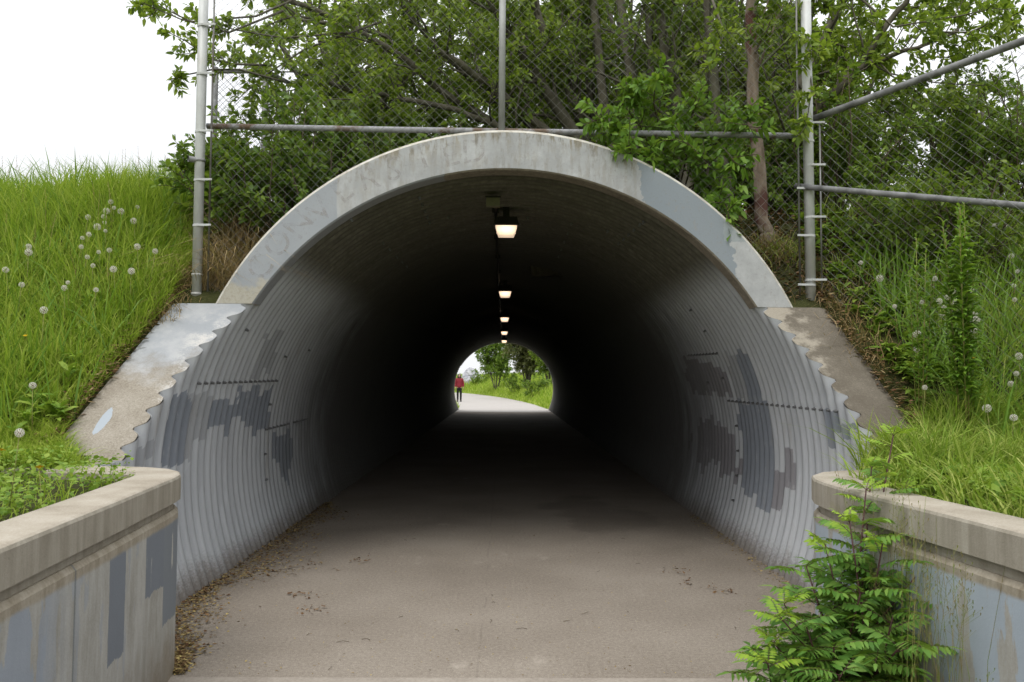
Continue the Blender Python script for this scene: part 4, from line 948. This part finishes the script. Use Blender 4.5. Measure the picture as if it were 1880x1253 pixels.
litter(1500, fl1, 'drifted_litter', 'darker dead leaves mixed in the drift along the left foot of the tunnel', 'litter', (.012,.034), .6, .02)
def fl2(n):
    y = 4.9+rng.random(n)*4.2; x = 2.13-np.abs(rng.normal(0,.075,n)); return np.column_stack([x,y,0*x])
litter(800, fl2, 'drifted_litter', 'thin line of litter along the right foot of the tunnel', 'seedling', (.008,.024), .5, .012)
def fl3(n):
    y = 4.2+rng.random(n)**1.6*6; x = rng.uniform(-1.9,1.9,n); return np.column_stack([x,y,0*x])
litter(1100, fl3, 'scattered_litter', 'scattered small flakes and bits of leaf on the tunnel floor', 'seedling', (.005,.017), .45, .003)
def fl4(n):
    c_ = [(550,1095),(1240,1050),(1325,1085),(1275,1075),(570,1120),(660,1030)]; o_ = []
    for i in range(n):
        a_, b_ = c_[i%len(c_)]; v = ray(a_,b_); t_ = -CAMH/v[2]; o_.append((v[0]*t_+rng.normal(0,.06), t_+rng.normal(0,.06), 0))
    return np.array(o_)
litter(130, fl4, 'leaf_clusters', 'small clusters of dead brown leaves on the tunnel floor', 'litter', (.015,.04), .4, .015)
b = MB()
for i in range(24):
    x = rng.uniform(-1.6,1.7); y = 4.25+rng.random()**1.5*3.5; a = rng.uniform(0,PI); L = rng.uniform(.02,.08)
    b.tube([(x,y,.004),(x+math.cos(a)*L*.5,y+math.sin(a)*L*.5,.008),(x+math.cos(a+.3)*L,y+math.sin(a+.3)*L,.004)], .0015, 3)
tag(b.build('fallen_twigs', M['twig']), 'thin dark twigs lying loose on the tunnel floor', 'twigs', kind='stuff')
# ------------------------------------------------------------------ rowan sapling at the right wall
def rowan():
    e = empty('rowan_sapling', (1.35,3.55,0)); tag(e, 'bushy green sapling with feathery leaflets growing in front of the right wing wall', 'sapling')
    st = MB(); LP, LD, LL, YG, UP = [], [], [], [], []
    def leaf(p, d, L, young):
        d = unit(d); side = unit(np.cross(d, [0,0,1.])); up = unit(np.cross(side, d)); np_ = 8 if L > .12 else 6
        pts = [p+d*L*t+np.array([0,0,-1.])*L*.28*t*t for t in np.linspace(0,1,6)]; st.tube(pts, [.0016,.0008], 3, cap=False)
        for k in range(np_):
            t = .18+.78*k/(np_-1); q, dd = interp(np.array(pts), t); ll = L*.36*(1-.55*abs(t-.5))*rng.uniform(.85,1.1)
            for s_ in (-1,1):
                LP.append(q); LD.append(unit(side*s_+dd*.42+np.array([0,0,-.22])+rng.normal(0,.07,3))); LL.append(ll); YG.append(young); UP.append(up+rng.normal(0,.12,3))
        q, dd = interp(np.array(pts), 1.); LP.append(q); LD.append(dd); LL.append(L*.36); YG.append(young); UP.append(up)
    tips = [((1640,800),3.75,.9),((1515,1000),3.45,.7),((1440,1110),3.3,.5),((1700,960),3.6,.7),((1590,900),3.5,.7),((1560,960),3.35,.6),((1740,1080),3.5,.55),((1620,1000),3.3,.6),((1660,900),3.75,.8),((1480,1150),3.2,.4),((1700,1160),3.35,.4),((1580,1090),3.2,.4),((1420,1180),3.2,.35),((1640,1130),3.15,.4),
            ((1530,1190),3.1,.35),((1720,1220),3.3,.3),((1610,1210),3.05,.3),((1460,1235),3.1,.3),((1680,1060),3.3,.5),((1550,1050),3.6,.5),((1600,1000),3.7,.6),((1500,1100),3.5,.5),((1750,1110),3.3,.4),((1430,1130),3.15,.4),((1480,1040),3.4,.4),((1700,930),3.6,.5),((1600,860),3.7,.4),((1410,1220),3.05,.4),((1740,1180),3.15,.4),((1660,1180),3.,.4),((1540,1240),2.95,.4)]
    for i, ((a_,b_), d_, k_) in enumerate(tips):
        tip = P(a_, b_, d_); bs = np.array([1.42+rng.uniform(-.10,.12), 3.5+rng.uniform(-.12,.12), -.02]); mid = bs*.45+tip*.55+np.array([rng.normal(0,.03), rng.normal(0,.03), .05])
        pts = np.array([bs, bs*.6+mid*.4+[0,0,.05], mid, tip]); st.tube(pts, [.008,.0028], 6)
        L_ = np.linalg.norm(tip-bs); n_ = int(8+L_*12)
        for k in range(n_):
            t = .22+.78*k/(n_-1); q, dd = interp(pts, t); az_ = k*2.4+i; o_ = np.array([math.cos(az_), math.sin(az_), .45])
            young = t > .93 and (b_ < 1010 or a_ < 1450); leaf(q, o_+dd*.25, (.155+.06*rng.random())*(.72 if young else 1), young)
        for k in range(3 if (b_ < 1010 or a_ < 1450) else 1): az_ = rng.uniform(0,6.3); leaf(tip, np.array([math.cos(az_)*.7, math.sin(az_)*.7, .8]), .09, b_ < 1010 or a_ < 1450)
    V = leafverts(np.array(LP), np.array(LD), np.array(LL), .30, .2, up=np.array(UP))
    tiled('foliage', V, LEAF_F, [M['leaf_rowan'], M['leaf_rowan_young']], e, True, np.array(YG)).location = (-1.35,-3.55,0)
    st.build('stems', M['rowan_stem'], e, True).location = (-1.35,-3.55,0)
rowan()
# tall thin grass in front of the right wall
b = MB(); pf = []
for i in range(70):
    v = P(rng.uniform(1640,1885), 1250, rng.uniform(2.75,3.6)); x0, y0 = v[0]+.02, v[1]; hh = rng.uniform(.45,1.0) if i%3 else rng.uniform(.75,1.12)
    a = rng.uniform(0,2*PI); l = rng.uniform(.02,.15); p0 = np.array([min(x0, xin(y0,1)-.14), y0, 0.]); p1 = p0+[math.cos(a)*l*.3, math.sin(a)*l*.3, hh*.6]; p2 = p0+[math.cos(a)*l, math.sin(a)*l, hh]
    b.tube([p0,p1,p2], [.0016,.0007], 3, cap=False)
    if i%2 == 0:
        for k in range(16):
            t = .68+.32*k/16; q, dd = interp(np.array([p0,p1,p2]), t); az_ = rng.uniform(0,6.3); L = .05*(1.25-t)*2.2*rng.uniform(.4,1); r_ = q+np.array([math.cos(az_)*L, math.sin(az_)*L, L*.9])
            b.tube([q,r_], .0005, 3, cap=False); b.tube([r_, r_+[0,0,.008]], [.0012,.0022], 3, cap=False)
tag(b.build('wispy_grass', M['green_stem']), 'thin wispy seeding grass stems in front of the right wing wall', 'grass', kind='stuff')
n = 900; yy_ = rng.uniform(2.9,3.7,n); xx = xin(yy_,1)-.13-np.abs(rng.normal(0,.10,n))
V = blades(0, np.column_stack([xx,yy_]), np.zeros(n), rng.uniform(.1,.45,n), rng.uniform(.003,.006,n), .35, 0.)
tag(tiled('grass_tuft', V, BL_F, M['grass_right']), 'tuft of green grass at the foot of the right wing wall behind the sapling', 'grass', kind='stuff')
n = 2600; u = rng.random(n)**1.1*4.5; y = rng.uniform(4.7,6.6,n); x = 2.75+np.interp(y,[4.6,6.15],[.22,.06])+u
V = blades(0, np.column_stack([x,y]), H(x,y)-.02, rng.uniform(.28,.62,n), rng.uniform(.006,.014,n), .55, 0.)
tag(tiled('tall_grass', V, BL_F, M['leaf_bright']), 'taller broad grass blades standing above the weeds of the right bank', 'grass', kind='stuff')
n = 2600; u = rng.random(n)*5; y = rng.uniform(5.,8.,n); x = -(2.7+u)
V = blades(0, np.column_stack([x,y]), H(x,y)-.02, rng.uniform(.30,.62,n), rng.uniform(.006,.014,n), .5, 0.)
tag(tiled('tall_grass', V, BL_F, M['leaf_bright']), 'taller broad grass blades standing above the long grass of the left bank', 'grass', kind='stuff')
# tall willowherb
def willowherb(px, py, d, h_, n, label, name='willowherb', sc=1.):
    tp = P(px, py, d); g0 = float(H(tp[0], tp[1])); e = empty(name, (tp[0],tp[1],g0)); tag(e, label, 'tall weed')
    st = MB(); LP, LD, LL = [], [], []
    for i in range(n):
        a = rng.uniform(0,6.3); r_ = .0 if i == 0 else rng.uniform(.04,.16)*sc; top = np.array([math.cos(a)*r_, math.sin(a)*r_, (tp[2]-g0)*(1 if i == 0 else rng.uniform(.7,.98))]); bs = np.array([math.cos(a)*r_*.3, math.sin(a)*r_*.3, -.03])
        st.tube([bs, (bs+top)/2, top], [.004,.002], 5)
        nl = int(top[2]*46)
        for k in range(nl):
            t = .25+.75*k/nl; az_ = k*2.4; LP.append(bs+(top-bs)*t); LD.append((math.cos(az_), math.sin(az_), .75 if t < .9 else 1.6)); LL.append(.15*sc*(1.0 if t < .85 else .55)*rng.uniform(.8,1.1))
    tiled('leaves', leafverts(np.array(LP), np.array(LD), np.array(LL), .21, .75, nj=.15), LEAF_F, M['leaf_bright'], e, True)
    st.build('stems', M['green_stem'], e, True)
willowherb(1770,372,5.02,.8,9,'clump of tall weeds with long drooping narrow leaves in front of the side fence')
willowherb(1682,428,5.2,.5,5,'shorter narrow-leaved weed left of the tall drooping weed clump', sc=.8)
# dandelions
hd = MB()
k = 56; ga = PI*(3-math.sqrt(5))
for i in range(k):
    zz = 1-2*(i+.5)/k; r_ = math.sqrt(1-zz*zz); d_ = np.array([math.cos(i*ga)*r_, math.sin(i*ga)*r_, zz]); o_ = unit(np.cross(d_, rv())); o2 = np.cross(d_, o_); R_ = .0235
    hd.add([d_*.004, d_*R_+o_*.0006, d_*R_-o_*.0006], [(0,1,2)])
    hd.add([d_*R_+o_*.0050*math.cos(q)+o2*.0050*math.sin(q)+d_*.0022 for q in np.arange(5)*2*PI/5]+[d_*R_], [(5,j,(j+1)%5) for j in range(5)])
core = MB(); core.tube([(0,0,-.006),(0,0,-.002),(0,0,.003),(0,0,.006)], [.004,.010,.009,.003], 8)
M['clock'] = Mat('dandelion_fluff', .9, .1).color((.72,.69,.62)).translucent(.4).m
M['core'] = Mat('dandelion_core', .9, .1).color((.20,.15,.10)).m
M['yellow'] = Mat('yellow_petal', .7, .2).color((.80,.52,.02)).translucent(.2).m
stm = MB(); stm.tube([(.018,.008,-.42),(.008,.004,-.2),(0,0,-.004)], [.0032,.0024], 5)
Lz = zo(3.386,0,250,[(178,688),(178,723),(35,832),(135,925),(400,945),(422,912),(272,1083),(547,505),(605,565),(512,634),(553,612),(505,690),(614,722),(543,753),(680,710),(689,410),(662,467),(709,447),(645,501),(650,538),(752,468),(855,441),(831,529),(853,688),(817,840),(705,828),(578,806),(597,957),(965,717),(655,590)])+[(60,708),(36,795)]
Rz = zo(3.916,1560,380,[(1049,139),(1107,146),(996,258),(1025,276),(1162,355),(1205,465),(1180,567),(1187,668),(841,458),(609,516),(745,609),(864,598),(703,650),(645,679),(768,685),(679,724),(739,769),(661,778),(900,774),(911,812),(515,686),(323,716),(216,515),(80,402),(478,1027),(481,913),(1216,1074),(1198,1199),(894,890)])+[(1861,767),(1812,750),(1698,712),(1856,705)]
Yz = [(47,617),(1786,658),(1876,809),(3,827),(72,859),(120,420)][:5]
hm = sm = cm_ = None
def hit(px, py, up):
    v = ray(px, py); d = 3.2 if py > 780 else 4.2
    while d < 11:
        q = v*d; z_ = q[2]+CAMH
        if z_ < float(H(q[0], d))+up: return np.array([q[0], d, z_])
        d += .02
    return None
Ordn = ['first','second','third','fourth','fifth','sixth','seventh','eighth','ninth','tenth','eleventh','twelfth','thirteenth','fourteenth','fifteenth','sixteenth','seventeenth','eighteenth','nineteenth','twentieth','twenty-first','twenty-second','twenty-third','twenty-fourth','twenty-fifth','twenty-sixth','twenty-seventh','twenty-eighth','twenty-ninth','thirtieth','thirty-first','thirty-second','thirty-third','thirty-fourth']
proto = None
for side_, lst in (('left', sorted(Lz)), ('right', sorted(Rz))):
    for i, (a_, b_) in enumerate(lst):
        p = hit(a_, b_, .40 if side_ == 'left' else .34)
        if p is None: continue
        if proto is None:
            proto = empty('dandelion_clock', p); ho = hd.build('seed_head', M['clock'], proto); co_ = core.build('flower_base', M['core'], ho); stm.build('stem', M['green_stem'], proto, True); e = proto
        else:
            e = proto.copy(); C.objects.link(e); 
            for ch in proto.children:
                c2 = ch.copy(); C.objects.link(c2); c2.parent = e
                for gch in ch.children: c3 = gch.copy(); C.objects.link(c3); c3.parent = c2
        s_ = random.uniform(.55,1.05); e.location = p; e.scale = (s_,s_,s_*random.uniform(.95,1.05)); e.rotation_euler = (random.uniform(-.12,.12), random.uniform(-.12,.12), random.uniform(0,6.28))
        tag(e, 'white dandelion clock on the %s grass bank, %s counting from the left edge' % (side_, Ordn[i]) if side_ == 'left' else 'white dandelion clock on the right grass bank, %s counting from the tunnel side' % Ordn[i], 'dandelion', 'dandelion clocks on the banks')
fh_ = MB()
for k in range(46):
    a = k*2.4; r_ = .020*math.sqrt((k+6)/52); d_ = np.array([math.cos(a), math.sin(a), 0]); t_ = np.array([-d_[1], d_[0], 0]); 
    fh_.add([d_*.002+[0,0,-.004], d_*r_*.6+t_*.003+[0,0,.006], d_*r_*.6-t_*.003+[0,0,.006], d_*r_+t_*.0016+[0,0,.004], d_*r_-t_*.0016+[0,0,.004]], [(0,1,2),(1,3,4,2)])
yl = ['in the long grass of the left bank', 'on the right bank below the white clocks', 'at the right edge above the right coping', 'at the left edge above the left coping', 'among the clover behind the left coping']
y0_ = None
for i, (a_, b_) in enumerate(Yz):
    p = hit(a_, b_, .16 if b_ > 780 else .26)
    if p is None: continue
    if y0_ is None:
        y0_ = empty('yellow_flower', p); fh_.build('flower_head', M['yellow'], y0_); s2 = MB(); s2.tube([(.01,0,-.3),(0,0,-.003)], [.002,.0018], 5); s2.build('stem', M['green_stem'], y0_, True); e = y0_
    else:
        e = y0_.copy(); C.objects.link(e)
        for ch in y0_.children: c2 = ch.copy(); C.objects.link(c2); c2.parent = e
    e.location = p; e.rotation_euler = (.35, 0, i); tag(e, 'yellow dandelion flower '+yl[i], 'flower', 'yellow dandelion flowers')
# ------------------------------------------------------------------ beyond the tunnel
n = 26000; y = 39.6+rng.random(n)**1.3*48; x = path_r(y)+rng.random(n)**1.2*11+.03
V = blades(0, np.column_stack([x,y]), HF(x,y)-.03, rng.uniform(.15,.45,n)*np.clip(.5+(x-path_r(y)),.5,1.3), rng.uniform(.02,.05,n), .45, 0.)
n2 = 5000; y2 = 39.4+rng.random(n2)*40; x2 = path_l(y2)-rng.random(n2)**1.3*6+.05
V2 = blades(0, np.column_stack([x2,y2]), HF(x2,y2)-.03, rng.uniform(.1,.35,n2), rng.uniform(.02,.04,n2), .5, 0.)
n3 = 9000; x3 = rng.uniform(-16,6,n3); y3 = rng.uniform(84,96,n3); k = HF(x3,y3) > .15; x3, y3 = x3[k], y3[k]
V3 = blades(0, np.column_stack([x3,y3]), HF(x3,y3)-.03, rng.uniform(.3,.7,len(x3)), rng.uniform(.04,.08,len(x3)), .45, 0.)
tag(tiled('far_grass', np.concatenate([V,V2,V3]), BL_F, M['grass']), 'tall grass lining the curving path beyond the far tunnel mouth', 'grass', kind='stuff')
def ftree(name, label, px, py, d, h_, sp_, n, ls, leaf, **kw):
    p = P(px, py, d); bigtree(name, label, p[0], d, h_, sp_, n, ls, leaf, z0=float(HF(p[0], d)), **kw)
DENS = 1.5
ftree('roadside_tree', 'light green tree beyond the far mouth, left of the dark one', 912, 660, 72, 5.6, 2.5, 8, .22, 'leaf_shrub', r=.05, tl=.9, nt=7)
ftree('dark_conifer', 'dark olive bushy tree beyond the far mouth on the right', 968, 650, 62, 5.2, 2.1, 11, .20, 'leaf_olive', r=.06, tl=.8, nt=8)
ftree('roadside_tree', 'green tree at the far right beyond the tunnel mouth', 1010, 650, 58, 4.6, 1.8, 9, .20, 'leaf_dark', r=.05, tl=.8, nt=7)
for (a_, d_, l_) in [(985, 52, 'bright green bush on the bank beyond the far mouth, right side'), (950, 62, 'bright green bush on the bank under the dark olive tree'), (880, 84, 'small bush beside the grey rock beyond the far mouth')]:
    p = P(a_, 700, d_); shrub('bank_bush', l_, p[0], d_, 2.2, 1.3 if d_ < 80 else 1.9, 12, .16, 'leaf_shrub', zz=float(HF(p[0], d_)), fill=7, tl=.5)
p = P(832, 676, 95); shrub('bank_bush', 'small distant shrub left of the walker beyond the far mouth', p[0]-1.2, 95, 1.6, 3.0, 10, .16, 'leaf_shrub', zz=0., fill=6, tl=.5)
# grey rock
p = P(870, 703, 88); b = MB(); nr, na = 9, 20; V = []
for i in range(nr):
    t = i/(nr-1); zz = (1-(1-t)**1.0)*1.9; rr = 1.5*(1-t)**.6*(1+.0*t)
    for j in range(na):
        a = 2*PI*j/na; kf = 1+.16*math.sin(a*3+i)+.10*math.sin(a*5+2*i); V.append((rr*kf*math.cos(a)-.45*t, rr*kf*math.sin(a)*.8, zz+.12*math.sin(a*4+i)*(t < .95)))
f = [(i*na+j, i*na+(j+1)%na, (i+1)*na+(j+1)%na, (i+1)*na+j) for i in range(nr-1) for j in range(na)]
b.add(V, f); m = Mat('grey_rock', .9, .15); n1 = m.noise(1.4, 8, .65); o = b.build('boulder', m.color(m.ramp(n1, [(.35,(.25,.25,.29)),(.6,(.50,.50,.52))])).bump(n1,.2,.8).m)
o.location = (p[0], 88, float(HF(p[0],88))-.35); tag(o, 'pale grey pointed rock behind the grass beyond the far mouth', 'rock')
# pale low building in the distance
e = empty('low_building', (-12.5,128,0)); tag(e, 'pale distant low building left of the walker beyond the far mouth', 'building')
m = Mat('pale_render', .8, .2); wm_ = m.color(m.mix(m.noise(.8,4), (.52,.50,.50), (.60,.58,.58))).m
MB().box((-9,0,-.2),(9,6,1.55)).build('wall', wm_, e); MB().add([(-9.3,-.3,1.55),(9.3,-.3,1.55),(9.3,6.3,1.55),(-9.3,6.3,1.55),(-9,3,2.1),(9,3,2.1)], [(0,1,5,4),(3,4,5,2),(0,4,3),(1,2,5),(0,3,2,1)]).build('roof', Mat('pale_roof', .8, .2).color((.46,.47,.49)).m, e)
for k in range(5): MB().box((-7+k*3.2,-.03,.4),(-5.6+k*3.2,0.,1.2)).build('window', Mat('dark_glass', .2, .5).color((.18,.2,.22)).m, e)
# ------------------------------------------------------------------ the walker
def skin(name, verts, edges, radii, mat, parent, sub=2):
    me = bpy.data.meshes.new(name); me.from_pydata([tuple(v) for v in verts], edges, []); o = bpy.data.objects.new(name, me); C.objects.link(o); o.parent = parent
    o.modifiers.new('skin', 'SKIN'); sv = me.skin_vertices[0].data
    for i, r in enumerate(radii): sv[i].radius = r if isinstance(r, tuple) else (r, r)
    sv[0].use_root = True; o.modifiers['skin'].use_smooth_shade = True
    s_ = o.modifiers.new('sub', 'SUBSURF'); s_.levels = sub; s_.render_levels = sub; me.materials.append(mat); return o
ft = ray(843,738); tt = -CAMH/ft[2]; WP = (ft[0]*tt, tt, 0)
per = empty('person', WP, math.radians(8)); tag(per, 'person walking towards the tunnel in a red jacket, black trousers and dark hood', 'person')
skinm = Mat('skin', .6, .3).color((.45,.27,.20)).m; redm = Mat('red_jacket', .7, .25); redm = redm.color(redm.mix(redm.noise(6,4), (.16,.014,.024), (.27,.028,.042))).m
blk = Mat('black_cloth', .8, .2).color((.012,.012,.014)).m; drk = Mat('dark_hair', .5, .4).color((.012,.010,.009)).m
# body: facing -y
sk = [(0,0,.95),(0,0,1.12),(0,.01,1.30),(0,.01,1.43),(0,.0,1.50),(0,-.01,1.57),(0,-.01,1.66),(0,.0,1.73)]
rk = [(.15,.11),(.13,.10),(.16,.11),(.12,.08),(.052,.055),(.065,.08),(.078,.095),(.05,.06)]
ed = [(i,i+1) for i in range(7)]; vs = list(sk); rs = list(rk)
def chain(start, pts, rr):
    k = start
    for p_, r_ in zip(pts, rr): vs.append(p_); rs.append(r_); ed.append((k, len(vs)-1)); k = len(vs)-1
    return k
for s_ in (-1,1):
    chain(0, [(s_*.09,0,.88),(s_*.095,-.03*s_,.50),(s_*.10,.02*s_+.01,.10),(s_*.105,-.06+.03*s_,.045),(s_*.11,-.14+.03*s_,.03)], [.085,.06,.042,.04,.03])
    hnd = chain(3, [(s_*.17,.01,1.42),(s_*.235,.02,1.18),(s_*.25,-.03,.95),(s_*.252,-.045,.88)], [.055,.045,.034,.033])
    for k, (dx, L_) in enumerate([(-.025,.07),(-.009,.08),(.008,.075),(.024,.06)]): chain(hnd, [(s_*.252,-.045+dx,.84),(s_*.248,-.05+dx,.80),(s_*.240,-.055+dx,.84-L_)], [.010,.009,.008])
    chain(hnd, [(s_*.235,-.08,.87),(s_*.228,-.095,.84)], [.011,.009])
skin('body', vs, ed, rs, skinm, per)
# face details
fc = MB(); 
for s_ in (-1,1): fc.tube([(s_*.03,-.098,1.655),(s_*.03,-.106,1.655)], [.012,.006], 8)
fc.build('eyes', blk, per); fc = MB(); fc.tube([(0,-.095,1.66),(0,-.125,1.625),(0,-.10,1.615)], [.008,.015,.008], 8); fc.build('nose', skinm, per); fc = MB(); fc.tube([(-.025,-.098,1.585),(.025,-.098,1.585)], .006, 6); fc.build('mouth', redm, per)
vs = [(0,.01,.86),(0,.01,1.05),(0,.01,1.25),(0,.01,1.40),(0,.01,1.47)]; rs = [(.215,.16),(.20,.15),(.20,.155),(.19,.14),(.11,.11)]; ed = [(i,i+1) for i in range(4)]
for s_ in (-1,1): chain(3, [(s_*.17,.01,1.42),(s_*.245,.02,1.17),(s_*.252,-.03,.92)], [.10,.080,.062])
skin('jacket', vs, ed, rs, redm, per)
vs = [(0,0,.93),(0,0,.86)]; rs = [(.16,.125),(.15,.115)]; ed = [(0,1)]
for s_ in (-1,1): chain(1, [(s_*.09,0,.78),(s_*.096,-.03*s_,.50),(s_*.10,.02*s_+.01,.07)], [.095,.075,.062])
skin('trousers', vs, ed, rs, blk, per)
for s_ in (-1,1): skin('shoe', [(s_*.10,.03*s_+.03,.05),(s_*.105,-.05+.03*s_,.045),(s_*.11,-.15+.03*s_,.04)], [(0,1),(1,2)], [.065,.062,.05], blk, per)
skin('hood', [(0,.03,1.46),(0,.035,1.55),(0,.035,1.66),(0,.025,1.76)], [(0,1),(1,2),(2,3)], [(.17,.15),(.135,.11),(.13,.105),(.085,.08)], drk, per)
print('objects', len(bpy.data.objects), 'polys', sum(len(m_.polygons) for m_ in bpy.data.meshes))
